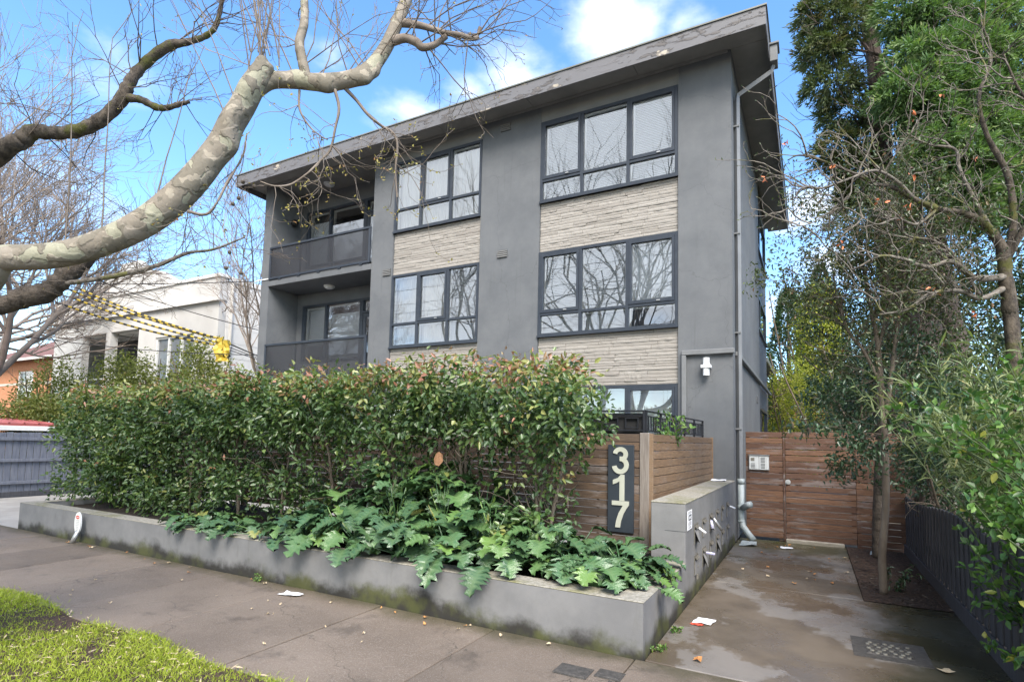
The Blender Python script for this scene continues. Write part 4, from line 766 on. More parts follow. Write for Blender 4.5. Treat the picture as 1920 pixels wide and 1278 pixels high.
tag(MB().cbox(.76,1.62,YG-.07,YG+.03,-.02,.058,.012,.006).build('threshold', 'threshold'), 'pale worn timber threshold under the gate', 'threshold')
ic = thing('intercom_panel', 'pale grey two part intercom panel with button rows on the gate side panel', 'intercom', (.345,YG-.012,1.33))
MB().cbox(-.165,.165,-.02,0,-.128,.128,.006).build('back_box', 'metal_plain', ic)
for sx in (-1, 1):
    f = MB().cbox(sx*.08-.075,sx*.08+.075,-.028,-.0201,-.118,.118,.004).build('face_plate', 'intercom', ic)
    for z0 in ((-.095,) if sx < 0 else (-.095,.01)):
        for r_ in range(4): MB().box(sx*.08-.05,sx*.08+.02,-.031,-.0281,z0+r_*.024,z0+r_*.024+.010).build('name_strip', 'ink', f); MB().tube([(sx*.08+.04,-.032,z0+r_*.024+.005),(sx*.08+.04,-.028,z0+r_*.024+.005)], .005, 8).build('button', 'metal_plain', f)
    if sx < 0: MB().box(-.13,-.07,-.031,-.0281,.03,.085).build('speaker_grille', 'letter_metal', f)
MB().cbox(-.175,.175,-.045,0,.130,.138,.003).build('rain_hood', 'metal_plain', ic)
# ================================================================== right paling fence
pf = thing('paling_fence', 'low charcoal painted paling fence with plinth board along the driveway', 'fence')
y = -8.2; k = 0
def ftop(y): return .96+.02*math.sin(y*2)-.03*max(0, y+2.8)
while y < .55:
    w = random.uniform(.088,.098); o = (0 if k%2 else .018); ex = .001 if k%2 else .020; MB().cbox(2.44+o,2.455+o,y-ex,y+w+ex,.14,ftop(y)+random.uniform(-.006,.006),.003).build('paling', 'dark_paling', pf); y += w+.006; k += 1
for a, b in ((-8.2,-5.4),(-5.39,-2.5),(-2.49,.55)): MB().cbox(2.415,2.436,a,b,-.05,.155,.004).build('plinth_board', 'dark_paling', pf); MB().cbox(2.476,2.52,a,b,.35,.42,.004).build('rail', 'dark_paling', pf)
# ================================================================== left fence, far side of the neighbour's driveway
lf = thing('paling_fence', 'blue grey paling fence with exposed rails beyond the end of the planter', 'fence')
y = -5.6
while y < 3:
    w = random.uniform(.125,.14); MB().cbox(-16.03,-16.012,y,y+w,.10,1.56+random.uniform(-.02,.012),.004).build('paling', 'blue_paling', lf); y += w+.008
for z in (.30,.84,1.36): MB().cbox(-16.01,-15.945,-5.6,3,z,z+.075,.006).build('rail', 'blue_paling', lf)
MB().cbox(-16.03,-16.0,-5.6,3,-.05,.12,.006).build('plinth_board', 'dark_paling', lf)
rs = thing('carport', 'low red corrugated metal carport roof behind the blue grey fence', 'carport')
MB().add([(-20.5,-7,2.02),(-16.5,-7,1.78),(-16.5,-2.9,1.78),(-20.5,-2.9,2.02),(-20.5,-7,1.96),(-16.5,-7,1.72),(-16.5,-2.9,1.72),(-20.5,-2.9,1.96)], [(0,1,2,3),(7,6,5,4),(1,5,6,2),(2,6,7,3),(0,4,5,1)]).build('roof', 'red_metal', rs)
for k in range(14):
    yy = -6.9+k*.3; MB().add([(-20.5,yy,2.021),(-16.49,yy,1.781),(-16.49,yy+.05,1.781),(-20.5,yy+.05,2.021),(-20.5,yy+.015,2.055),(-16.49,yy+.015,1.815),(-16.49,yy+.035,1.815),(-20.5,yy+.035,2.055)], [(0,1,5,4),(1,2,6,5),(2,3,7,6),(4,5,6,7)]).build('rib', 'red_metal', rs)
MB().cbox(-16.52,-16.48,-7,-2.9,1.60,1.72,.005).build('gutter','cream_trim_lit_side',rs)
for yy in (-6.8,-3.1): MB().cbox(-16.7,-16.6,yy,yy+.1,0,1.72,.005).build('post','dark_paling',rs); MB().cbox(-20.4,-20.3,yy,yy+.1,0,1.96,.005).build('post','dark_paling',rs)
MB().box(-20.45,-20.4,-7,-2.9,0,1.9).build('wall','dark_recess',rs)
# ================================================================== neighbours
cb = thing('cream_apartment_block', 'two storey cream rendered apartment block with stepped parapet and open balconies', 'building')
CX, CY, CZ = -19.07, 3.0, 7.72; CXL = -32.2
def cbx(n, m, x0, x1, y0, y1, z0, z1, par=None): return MB().box(x0,x1,y0,y1,z0,z1).build(n, m, par or cb)
# front wall built round the balcony and window openings
cols = [(-32.2,-29.4,None),(-29.4,-27.3,'b'),(-27.3,-26.9,None),(-26.9,-24.6,'b'),(-24.6,-23.3,None),(-23.3,-20.6,'w'),(-20.6,CX,None)]
for x0, x1, t in cols:
    if t is None: cbx('wall','cream_render',x0,x1,CY,CY+.3,0,CZ-.9)
    else:
        hs = [(0.9,2.5),(3.6,5.6)] if t == 'w' else [(.9,2.9),(3.7,6.1)]
        z = 0
        for a, b in hs: cbx('wall','cream_render',x0,x1,CY+.005,CY+.3,z,a); z = b
        cbx('wall','cream_render',x0,x1,CY+.005,CY+.3,z,CZ-.9)
        for a, b in hs:
            if t == 'w':
                f = MB()
                for q in (x0,x0+.86,x0+1.75,x1-.09): f.box(q,q+.09,CY+.05,CY+.16,a,b)
                f.box(x0+.09,x1-.09,CY+.06,CY+.15,a,a+.08).box(x0+.09,x1-.09,CY+.06,CY+.15,b-.08,b); fo = f.build('window','white_paint',cb)
                for q in range(3): cbx('pane','far_glass',x0+.09+q*.88,x0+.86+q*.88,CY+.12,CY+.13,a+.08,b-.08,fo)
                cbx('sill','cream_trim_lit_side',x0-.05,x1+.05,CY-.06,CY+.05,a-.1,a-.005,fo)
            else:
                cbx('balcony_recess','dark_recess',x0+.02,x1-.02,CY+1.4,CY+1.5,a-.1,b); cbx('balcony_ceiling','cream_trim_lit_side',x0+.02,x1-.02,CY+.31,CY+1.4,b-.06,b); cbx('balcony_rail','white_paint',x0+.01,x1-.01,CY+.06,CY+.12,a+.28,a+.34); cbx('balcony_ledge','cream_trim_lit_side',x0-.04,x1+.04,CY-.08,CY+.004,a-.14,a-.02); cbx('balcony_door','far_glass',x0+.3,x0+1.2,CY+1.36,CY+1.395,a-.05,b-.35)
cbx('parapet','cream_render',CXL,CX+.06,CY-.06,CY+.25,CZ-.9,CZ); cbx('cornice','cream_trim_lit_side',CXL,CX+.12,CY-.14,CY-.061,CZ-.95,CZ-.80); cbx('coping','cream_trim_lit_side',CXL,CX+.12,CY-.12,CY+.3,CZ,CZ+.12)
MB().prism([(-29.6,CZ+.121),(-21.9,CZ+.121),(-23.2,CZ+.75),(-24.6,CZ+1.05),(-24.9,CZ+1.45),(-26.3,CZ+1.45),(-26.6,CZ+1.05),(-28.2,CZ+.75)], CY-.05, CY+.25).build('gable_parapet','cream_render',cb)
MB().tube([(CX+.06,CY+.5,0),(CX+.06,CY+.5,CZ-.1)], .05, 8).build('downpipe','cream_render',cb)
for k in range(12): cbx('wall_board','cream_trim_lit_side',CX+.001,CX+.012,CY+.31,18,.4+k*.6,.97+k*.6)
cbx('side_wall','cream_trim_lit_side',CX-.3,CX,CY+.301,18,0,CZ-.1); cbx('side_coping','cream_trim_lit_side',CX-.35,CX+.06,CY+.31,18.1,CZ-.1,CZ+.1); cbx('roof','tile_red',CXL,CX-.31,CY+.31,18,CZ-1.2,CZ-1.0); cbx('left_wall','cream_render',CXL,CXL+.3,CY+.31,18,0,CZ-.95)
bh = thing('brick_house', 'orange brick house with terracotta tiled hip roof beside the cream block', 'house', (-4.2,4.0,1.25))
HX, HY = -35.0, 2.0
for a, b, c, d in ((-46,-40.4,-1.3,4.75),(-38.2,-35.0,-1.3,4.75),(-40.4,-38.2,-1.3,2.3),(-40.4,-38.2,4.1,4.75)): MB().box(a,b,HY,HY+.3,c,d).build('wall','brick_orange',bh)
MB().box(-35.3,-35.0,HY+.301,12,-1.3,4.75).build('wall','brick_orange',bh); MB().box(-46,-35.05,HY-.02,HY-.001,3.2,3.35).build('brick_band','brick_band',bh)
wn = MB().box(-40.4,-40.28,HY+.05,HY+.2,2.3,4.1).box(-39.36,-39.24,HY+.05,HY+.2,2.3,4.1).box(-38.32,-38.2,HY+.05,HY+.2,2.3,4.1).box(-40.28,-38.32,HY+.06,HY+.19,2.3,2.4).box(-40.28,-38.32,HY+.06,HY+.19,4.0,4.1).build('window','white_paint',bh)
MB().box(-40.28,-39.36,HY+.12,HY+.13,2.4,4.0).build('pane','far_glass',wn); MB().box(-39.24,-38.32,HY+.12,HY+.13,2.4,4.0).build('pane','blind',wn)
rf2 = MB().add([(-47,HY-.6,4.75),(-34.4,HY-.6,4.75),(-34.4,13,4.75),(-47,13,4.75),(-43,6.5,7.6),(-38.4,6.5,7.6)], [(0,1,5,4),(1,2,5),(2,3,4,5),(3,0,4),(0,3,2,1)]).build('roof','tile_red',bh)
for k in range(11):
    u = k/11; z = 4.77+2.8*u; yy = HY-.6+(7.1-.0)*u*.98; MB().box(-47+4*u, -34.4-4*u, yy, yy+.10, z, z+.05).build('tile_course','tile_red',rf2)
MB().box(-47,-34.4,HY-.68,HY-.601,4.66,4.80).build('gutter','cream_trim_lit_side',bh)
fb = thing('brick_house', 'red brick house glimpsed through the shrubs behind the gate', 'house')
MB().box(-1.5,9,24,24.3,0,4.6).build('wall','brick_orange',fb)
for k in range(14): MB().box(-1.5,9,23.975,23.999,.3+k*.3,.33+k*.3).build('brick_course','brick_band',fb)
MB().add([(-2,23.4,4.6),(9.5,23.4,4.6),(9.5,32,4.6),(-2,32,4.6),(1.5,27.5,6.6),(6,27.5,6.6)], [(0,1,5,4),(1,2,5),(2,3,4,5),(3,0,4)]).build('roof','tile_red',fb)
nb_ = thing('rear_outbuilding', 'dark flat roofed wing behind the apartment side wall', 'building'); MB().box(-4,-.4,11.2,15,0,4.55).build('wall','dark_recess',nb_); MB().cbox(-4.2,-.15,11.0,15.2,4.55,4.72,.01).build('roof','flashing',nb_)
# ================================================================== overhead services
def cable(p, q, sag, r, n=14):
    p, q = np.array(p, float), np.array(q, float); u = np.linspace(0, 1, n)[:,None]; P = p*(1-u)+q*u; P[:,2] -= sag*4*(u[:,0]*(1-u[:,0])); return P
for i, (p, q, sag, lab) in enumerate((((-18.06,-2.42,6.39),(-12.5,-.03,4.55),.12,'thin black service cable running down to the left end pier'), ((-20.5,-4,4.6),(-12.52,.02,3.85),.2,'lower black cable crossing in front of the cream apartment block'), ((-30,-7.6,6.7),(-12.75,-.06,5.96),.35,'service cable tied to the white bracket on the end pier'))):
    tag(MB().tube(cable(p, q, sag, .01), .012, 5).build('service_cable', 'black_plastic'), lab, 'cable')
for i, (dz, dx) in enumerate(((.0,0),(.03,-.55),(-.26,-.25),(-.42,-.75))):
    t = thing('cable_cover', ('uppermost of the four black and yellow striped wire covers','second highest black and yellow striped wire cover','third highest black and yellow striped wire cover','lowest of the four black and yellow striped wire covers')[i], 'cable cover', group='striped covers on the overhead wires')
    P = cable((-17.6+dx,-2.2,5.75+dz), (-14.15+dx*.2,-.15,4.42+dz*.45), .10, .03, 41)
    for k in range(40):
        me = MB().tube(P[k:k+2], .028, 8); o = me.build('band', 'yellow_plastic' if k%2 else 'black_plastic', t)
    MB().tube(cable((-30,-9.0,9.4+dz), P[0], .1, .01, 8), .011, 4).tube(cable(P[-1], (-12.6,1.2,3.6), .02, .01, 6), .011, 4).build('wire', 'black_plastic', t)
yf = thing('warning_wrap', 'crumpled yellow plastic wrap hanging where the striped covers end', 'plastic wrap', (-14.1,-.12,4.40))
def rag(w, h, mat, off, seed):
    r = np.random.default_rng(seed); n = 7; V = []; F = []
    for i in range(n):
        for j in range(n): u, s = i/(n-1), j/(n-1); V.append((off[0]+w*(u-.5)+.22*s*w, off[1]+r.normal()*.05, off[2]-h*s+r.normal()*.01))
    for i in range(n-1):
        for j in range(n-1): F.append((i*n+j,(i+1)*n+j,(i+1)*n+j+1,i*n+j+1))
    return MB().add(V, F).build('sheet', mat, yf)
rag(.34,.72,'yellow_plastic',(0,0,.05),3); rag(.28,.62,'yellow_plastic',(.27,.05,-.06),5); rag(.15,.3,'black_plastic',(.2,.1,-.25),8)
for i, z in enumerate((7.2,7.8,8.3,9.1)): tag(MB().tube(cable((-60,-9.9-.25*i,z),(40,-9.9-.25*i,z+.1),.3,.01,20), .012, 4).build('power_line','black_plastic'), 'overhead street power line mirrored in the upper windows', 'power line', 'power lines along the street')
# ================================================================== small things on the ground
um = thing('marker_post', 'white oval utility marker with red emblem on a bent stake against the low wall', 'marker', (-8.36,-5.76,0))
MB().tube([(-.05,-.06,0),(-.02,-.04,.08),(0,-.02,.17)], [.035,.033,.03], 8).build('stake', 'metal_plain', um, True)
MB().add([(.088*math.cos(R(a)),yy,.29+.155*math.sin(R(a))) for yy in (-.035,-.015) for a in range(0,360,15)], [tuple(range(24)),tuple(range(47,23,-1))]+[(k,k+24,(k+1)%24+24,(k+1)%24) for k in range(24)]).build('plate', 'white_paint', um)
MB().add([(.052*math.cos(R(a)),-.0365,.372+.026*math.sin(R(a))) for a in range(0,360,20)], [tuple(range(18))]).build('emblem', 'red_print', um); MB().box(-.03,.03,-.0378,-.0366,.369,.376).build('emblem_bar','paper',um)
ml = MB()
for k in range(7): wd = .05-.003*k; ml.box(-wd,wd,-.0372,-.0352,.325-k*.024,.331-k*.024)
ml.build('printed_lines', 'metal_plain', um)
dg = thing('drain_grate', 'square cast drain lid with round studs set in the driveway', 'drain', (1.70,-4.45,0))
MB().box(-.26,.26,-.27,.24,-.05,.0025).build('surround', 'iron_lid', dg); MB().cbox(-.17,.15,-.17,.15,-.04,.006,.003).build('lid', 'iron_lid', dg)
for i in range(6):
    for j in range(6): x, y = -.145+i*.052+(.02 if j%2 else 0), -.145+j*.052; MB().tube([(x,y,.005),(x,y,.014)], [.018,.014], 8).build('stud', 'letter_metal' if (i+j)%3 else 'iron_lid', dg)
for (x, y, s, l) in ((-.37,-6.16,.11,'square iron service lid in the footpath by the wall corner'), (-.12,-6.09,.08,'smaller concrete service lid in the footpath by the wall corner'), (.02,-6.27,.10,'rusty service lid at the footpath edge near the driveway joint')):
    t = thing('manhole_cover', l, 'manhole cover', (x,y,0)); MB().box(-s-.015,s+.015,-s*.7-.015,s*.7+.015,-.03,.0045).build('frame', 'iron_lid', t); MB().cbox(-s,s,-s*.7,s*.7,-.03,.009,.003).build('lid', 'iron_lid', t)
paper('flyer', 'white and red printed flyer lying on the driveway beside the low wall', 'flyer', ((.17,-4.62,.004),(.33,-4.60,.004),(.36,-4.46,.004),(.20,-4.47,.004)), 'paper')
paper('flyer', 'folded red flyer edge lying under the white flyer', 'flyer', ((.16,-4.67,.003),(.26,-4.68,.003),(.28,-4.63,.003),(.18,-4.625,.003)), 'red_print')
paper('envelope', 'small white envelope lying on the damp driveway before the gate', 'envelope', ((.70,-.12,.003),(.88,-.10,.003),(.88,.02,.003),(.70,.01,.003)), 'paper')
paper('plastic_bag', 'crumpled clear plastic bag at the foot of the drain pipe', 'plastic bag', ((.10,-.28,.01),(.36,-.22,.02),(.34,.05,.04),(.12,.02,.03)), 'pvc')
paper('paper_sheet', 'white folded sheets lying on top of the letterbox wall', 'paper', ((-.30,-.5,1.036),(-.08,-.45,1.036),(-.10,-.15,1.04),(-.33,-.2,1.04)), 'paper')
paper('plastic_scrap', 'scrap of clear plastic on the footpath against the low wall', 'plastic scrap', ((-3.70,-6.02,.006),(-3.48,-5.98,.006),(-3.45,-5.90,.02),(-3.68,-5.92,.015)), 'paper')
paper('plastic_bottle_wrap', 'crushed clear plastic wrapper in the mulch bed behind the camellia', 'wrapper', ((1.92,.0,.02),(2.07,.02,.02),(2.08,.14,.06),(1.94,.14,.05)), 'pvc')
def dead_leaf(x, y, z, s, a, mat, lab):
    n = 9; V = [(0,0,.01)]+[(s*(1 if k%2 else .55)*math.cos(a+k*2*math.pi/n), s*(1 if k%2 else .55)*math.sin(a+k*2*math.pi/n), .004+random.uniform(0,.02)) for k in range(n)]
    tag(MB().add(V, [(0,k+1,(k+1)%n+1) for k in range(n)]).build('fallen_leaf', mat, None, False, (x,y,z)), lab[0], 'fallen leaf', lab[1])
dead_leaf(.38,-5.5,.004,.05,.4,'dead_leaf',('curled orange fallen leaf on the driveway near the footpath joint',None))
dead_leaf(2.02,-4.75,.004,.06,.9,'straw',('yellow fallen leaf on the mossy driveway edge',None))
for k in range(26):
    x, y = random.uniform(.2,1.6), random.uniform(-2.6,.3); dead_leaf(x, y, .003, random.uniform(.012,.035), random.uniform(0,6), random.choice(('dead_leaf','straw')), ('small fallen leaf scattered on the driveway before the gate','fallen leaves on the driveway'))
for k in range(22):
    x = random.uniform(-9,-.5); dead_leaf(x, -5.76-abs(random.gauss(0,.12)), .004, random.uniform(.012,.035), random.uniform(0,6), random.choice(('dead_leaf','straw')), ('small dry leaf on the footpath along the low wall','dry leaves along the wall foot'))
for k in range(16): dead_leaf(random.uniform(-6.5,-1.5), random.uniform(-7.2,-6.1), .003, random.uniform(.008,.022), random.uniform(0,6), 'straw', ('tiny pale leaf scrap out on the open footpath','leaf scraps on the footpath'))
n = 420; P = np.stack([rng.uniform(1.66,2.42,n), rng.uniform(-2.85,.5,n), rng.uniform(.01,.03,n)], -1); d = rng.normal(size=(n,3)); d[:,2] *= .15
V, F, r_ = blades(P, d, np.tile([0,0,1.],(n,1))+rng.normal(size=(n,3))*.4, rng.uniform(.02,.07,n), rng.uniform(.008,.02,n), rng.uniform(0,1,n), .1)
tag(link('leaf_litter', npmesh('leaf_litter', V, F, 'bark_dark', r_)), 'dry leaf litter and bark in the bed under the camellia', 'leaf litter', kind='stuff')
# ================================================================== vegetation
def leaf_obj(name, par, P, D_, Nn, L, W, rnd, mat, fold=.22, droop=.18):
    V, F, r = leaves(P, D_, Nn, L, W, rnd, fold, droop); o = link(name, npmesh(name, V, F, mat, np.clip(r,0,1)), par); o['kind'] = 'stuff'; return o
def blade_obj(name, par, P, D_, Nn, L, W, rnd, mat, droop=.2):
    V, F, r = blades(P, D_, Nn, L, W, rnd, droop); o = link(name, npmesh(name, V, F, mat, np.clip(r,0,1)), par); o['kind'] = 'stuff'; return o
def upn(n, s=.6): return unit(np.tile([0,0,1.],(n,1))+rng.normal(size=(n,3))*s)

# ---- hedge of evergreen shrubs
def hedge():
    X = [-1.42,-2.47,-3.40,-4.48,-5.5,-6.45,-7.6,-8.7,-9.8]
    words = ['end shrub of the hedge with pink new tips and bare stems beside the number board','hedge shrub second from the number board with bare lower stems','hedge shrub third from the number board','hedge shrub fourth from the number board','hedge shrub in the middle of the row','hedge shrub fourth from the neighbour driveway','hedge shrub third from the neighbour driveway','hedge shrub second from the neighbour driveway','dense dark hedge shrub at the driveway end of the row']
    for i, x in enumerate(X):
        t = thing('hedge_shrub', words[i], 'shrub', (x,-4.55,.34), 'evergreen shrubs of the clipped hedge')
        st = Tubes(); tips = []
        for s in range(3 if i == 0 else random.choice((1,2,2))):
            a = np.array([random.uniform(-.14,.14), random.uniform(-.08,.08), 0]); p = wobble(a, (random.uniform(-.12,.12),random.uniform(-.1,.1),1), 1.25, 6, .05); st.add(p, np.linspace(.026,.017,7)*random.uniform(.7,1.1), 7)
            for q in range(9): grow(st, p[random.randint(2,6)], (random.uniform(-1,1),random.uniform(-.8,.8),random.uniform(.2,1.2)), random.uniform(.4,.75), .010, 2, [2], .16, .04, .6, .8)
        st.build('stem', 'bark_smooth', t)
        top = 2.08+.055*math.sin(x*2.1) if x > -7 else 1.98+.04*math.sin(x*3)
        n = 570; C = np.stack([rng.uniform(-.66,.66,n), rng.uniform(-.62,.52,n), rng.uniform(.06,1,n)*top], -1); C[:,2] *= 1+.018*np.sin((x+C[:,0])*5.3)+.015*np.sin((x+C[:,0])*11.7+C[:,1]*5); C[:,1] -= .10*np.sin((x+C[:,0])*4.1+C[:,2]*3.0)*(C[:,1] < 0)
        if i == 8: C[:,0] = rng.uniform(-1.15,.66,n)
        if i == 0: C[:,0] = rng.uniform(-.62,.66,n)
        lowf = [.20,.16,.15,.17,.20,.27,.38,.6,.9][i]; h = C[:,2]/top
        wave = .5+.5*np.sin((x+C[:,0])*3.7+C[:,2]*2.3)*np.sin((x+C[:,0])*1.9-C[:,2]*4.1)
        prob = np.where(h > .66, 1.0, lowf*((.05+1.9*wave) if i < 6 else (.55+.9*wave))); prob = np.where((h > .58)&(h <= .66), .45*(prob+1), prob)
        edge = np.abs(C[:,1]+.04)/.56; prob *= np.where(edge > .5, 1, .55)
        if i == 0: prob *= np.where((C[:,0] > .25)&(C[:,2] < 1.35), .12, 1); prob *= np.where(np.abs(C[:,0]) > .62-.5*np.maximum(0, h-.85), .3, 1)
        C = C[rng.uniform(0,1,n) < prob]; C[:,2] += rng.normal(size=len(C))*.03
        m = 20; P = np.repeat(C, m, 0)+rng.normal(size=(len(C)*m,3))*np.array([.07,.06,.062])*np.repeat(rng.uniform(.75,1.35,len(C)),m)[:,None]; P[:,2] = np.maximum(P[:,2], .02); k = len(P)
        out = P-np.repeat(C, m, 0)+np.array([0,-.05,.02]); D_ = unit(out)+rng.normal(size=(k,3))*.45; D_[:,2] -= .25
        hh = P[:,2]/top; tipc = np.repeat(rng.uniform(0,1,len(C)) < np.where(C[:,2]/top > .9, .75 if i < 2 else .55, .022), m)
        rnd = np.clip(rng.normal(.30,.17,k)+np.repeat(rng.normal(0,.15,len(C)),m)+.34*np.clip(hh-.78,0,1)/.22, 0, .86); rnd = np.where(tipc & (rng.uniform(0,1,k) < .6), rng.uniform(.80,1,k), rnd)
        N_ = unit(upn(k,.7)+np.array([0,-.45,0])); leaf_obj('foliage', t, P, D_, N_, rng.uniform(.056,.102,k)*np.repeat(rng.uniform(.8,1.15,len(C)),m), rng.uniform(.031,.052,k), rnd, 'leaf_hedge')
        # new shoots standing above the clipped top
        n = 26 if i < 3 else 14; B = np.stack([rng.uniform(-.6,.6,n), rng.uniform(-.5,.4,n), np.full(n, top-.04)], -1); tw = Tubes(); PP = []
        for b in B: p = wobble(b, (random.uniform(-.3,.3),random.uniform(-.3,.2),1), random.uniform(.10,.22), 3, .1); tw.add(p, .0025, 3); PP += list(p[1:])+list(p[2:])
        tw.build('new_shoots', 'twig', t)['kind'] = 'stuff'; PP = np.array(PP); k = len(PP); d = rng.normal(size=(k,3)); d[:,2] = abs(d[:,2])*.7; leaf_obj('new_leaves', t, PP, d, upn(k,.8), rng.uniform(.03,.055,k), rng.uniform(.012,.022,k), np.where(rng.uniform(0,1,k) < .55, rng.uniform(.88,1,k), rng.uniform(.6,.85,k)), 'leaf_hedge')
hedge()
dl = tag(MB().add([(0,0,0),(.06,-.02,-.03),(.075,-.03,-.10),(.03,-.04,-.15),(-.03,-.03,-.14),(-.06,-.01,-.08),(-.04,.0,-.02)], [(0,1,2,3),(0,3,4),(0,4,5,6)]).build('caught_leaf','brown_leaf',None,False,(-2.35,-5.16,1.50)), 'large brown dead leaf caught in the hedge face', 'dead leaf')

# ---- acanthus
def acanthus_mesh(seed, L=1.0):
    r = np.random.default_rng(seed); lob = (6,7,6,8,7)[seed%5]; cv = r.uniform(.30,.75); wv = r.uniform(.02,.07); st = [(0,.02,0)]
    for k in range(lob):
        u0 = .10+.86*k/lob; env = .50*math.sin(math.pi*min(.98,(.16+.80*(k+.5)/lob)))**.75
        st += [(u0+.015, env*.58, 0), (u0+.085, env*r.uniform(.82,1.15), .55)]
    st += [(.985,.03,0)]
    V = []; F = []; A = []
    for u, w, vn in st:
        z = -cv*u*u+.16*u+.03*math.sin(u*7+seed); x = u*(1-.10*u)
        fl = wv*math.sin(u*23+seed*1.3)+r.uniform(-.02,.02); lift = .30*w
        fx = .075 if vn else -.01
        V += [(x,0,z-.018), (x+fx*.6, w*.55, z+lift*.62+(.022 if vn else -.03)), (x+fx, w, z+lift*(.55 if vn else 1.0)+fl-(.06*w if vn else 0)), (x+fx*.6,-w*.55, z+lift*.62+(.022 if vn else -.03)), (x+fx,-w, z+lift*(.55 if vn else 1.0)-fl-(.06*w if vn else 0))]; A += [1, vn*1.1, vn*.3, vn*1.1, vn*.3]
    n = len(st); V = [(p[0]+r.normal()*.004, p[1]+r.normal()*.004, p[2]+r.normal()*(.016 if j%5 else .003)) for j, p in enumerate(V)]
    for k in range(n-1):
        a, b = 5*k, 5*k+5; F += [(a,b,b+1,a+1),(a+1,b+1,b+2,a+2),(a,a+3,b+3,b),(a+3,a+4,b+4,b+3)]
    return npmesh('leaf', np.array(V)*L, F, 'leaf_acanthus', np.array(A), True)
ACM = [acanthus_mesh(k) for k in range(10)]
STK = MB().tube([(0,0,0),(.3,0,.16),(.62,0,.20),(1,0,.0)], [.011,.010,.009,.006], 5).mesh('stalk', 'leaf_acanthus', True)
def acanthus(x, y, h, n, size, lab, grp):
    t = thing('acanthus_plant', lab, 'plant', (x,y,.34), grp)
    n = int(n*2.6)
    for k in range(n):
        az = 2*math.pi*k/n*2.0+random.uniform(-.4,.4); u = random.random(); base = h*(.30+.95*u); s = size*random.uniform(.40,.70); me = random.choice(ACM)
        V0 = np.empty(len(me.vertices)*3, np.float32); me.vertices.foreach_get('co', V0); V0 = V0.reshape(-1,3); ry = random.uniform(-.50,.05)*u+random.uniform(-.05,.32)*(1-u); rx = random.uniform(-.25,.25); rad = .07+.24*(1-u)+random.uniform(0,.06)
        sc = np.array([s, s*random.uniform(.9,1.15), s])
        for tr_ in range(3):
            # keep the blade clear of the coping and the walls: lift it over them, or turn it inward
            rot = (rx, ry, az); Rm = np.array(Matrix.Identity(3) if False else __import__('mathutils').Euler(rot).to_matrix()); lx, ly = rad*math.cos(az), rad*math.sin(az)
            W = (V0*sc)@Rm.T+np.array([x+lx, y+ly, .34+base]); on = ((W[:,1] < YF+.24)&(W[:,1] > YF-.03))|((W[:,0] > XW-.24)&(W[:,0] < XW+.03)&(W[:,1] > YF)); low = np.where(on, .445, np.where(W[:,1] < YF, -1, .35)); lift = max(0., float((low-W[:,2]).max()))
            if ((W[:,0] > -.50)&(W[:,1] > -4.13)).any() or lift > .24 or (W[:,1] > -3.53).any(): az += 2.1; continue
            break
        base += min(lift, .30)
        o = link('leaf', me, t, (lx, ly, base), rot); o.scale = tuple(sc)
        link('stalk', MB().tube([(0,0,0),(lx*.25,ly*.25,base*.6),(lx,ly,base)], [.010,.008,.006], 5).mesh('stalk','leaf_acanthus',True), t)
ORD = ['first','second','third','fourth','fifth','sixth','seventh','eighth','ninth','tenth']
FRONT = [(-1.48,-5.30,.30,10,.46),(-2.05,-5.40,.36,10,.47),(-2.62,-5.40,.38,10,.48),(-3.25,-5.42,.36,10,.48),(-3.65,-5.30,.44,10,.50),(-4.05,-5.38,.32,10,.48)]
MID = [(-1.15,-5.0,.40,9,.48),(-1.75,-5.05,.54,10,.50),(-2.35,-5.05,.70,11,.52),(-2.95,-5.10,.70,11,.52),(-3.85,-4.95,.52,9,.48)]
BACK = [(-2.05,-4.70,.62,9,.50),(-2.60,-4.72,.84,11,.52),(-3.30,-4.80,.78,11,.52)]
for k, a in enumerate(FRONT): acanthus(*a, ORD[k]+' acanthus along the long wall coping counted from the number board', 'acanthus plants in the bed')
for k, a in enumerate(MID): acanthus(*a, ORD[k]+' acanthus of the middle row counted from the number board', 'acanthus plants in the bed')
for k, a in enumerate(BACK): acanthus(*a, ORD[k]+' tall acanthus against the hedge stems counted from the number board', 'acanthus plants in the bed')
CORNER = [((-.28,-5.10,.18,9,.34),'small acanthus at the outer wall corner'),((-.55,-5.30,.20,9,.36),'low acanthus on the front coping just inside the wall corner'),((-.42,-4.90,.28,10,.40),'bushy acanthus beside the driveway side of the low wall'),((-.85,-5.12,.22,10,.40),'acanthus on the front coping below the numeral seven'),((-.40,-4.45,.20,8,.38),'acanthus against the end face of the letterbox wall'),((-.75,-4.60,.22,9,.42),'acanthus directly under the number board'),((-1.05,-4.35,.30,8,.44),'acanthus at the foot of the end hedge shrub')]
for a, l in CORNER: acanthus(*a, l, 'acanthus plants in the bed')
LEFTS = [((-4.8,-5.35,.14,6,.34),'first low acanthus under the dark hedge beyond the big clump'),((-5.35,-5.40,.16,7,.36),'second low acanthus under the dark hedge beyond the big clump'),((-5.75,-5.42,.18,8,.38),'third low acanthus under the dark hedge beyond the big clump'),((-6.15,-5.40,.15,7,.36),'last low acanthus under the dark hedge toward the neighbour driveway')]
for a, l in LEFTS: acanthus(*a, l, 'acanthus plants in the bed')
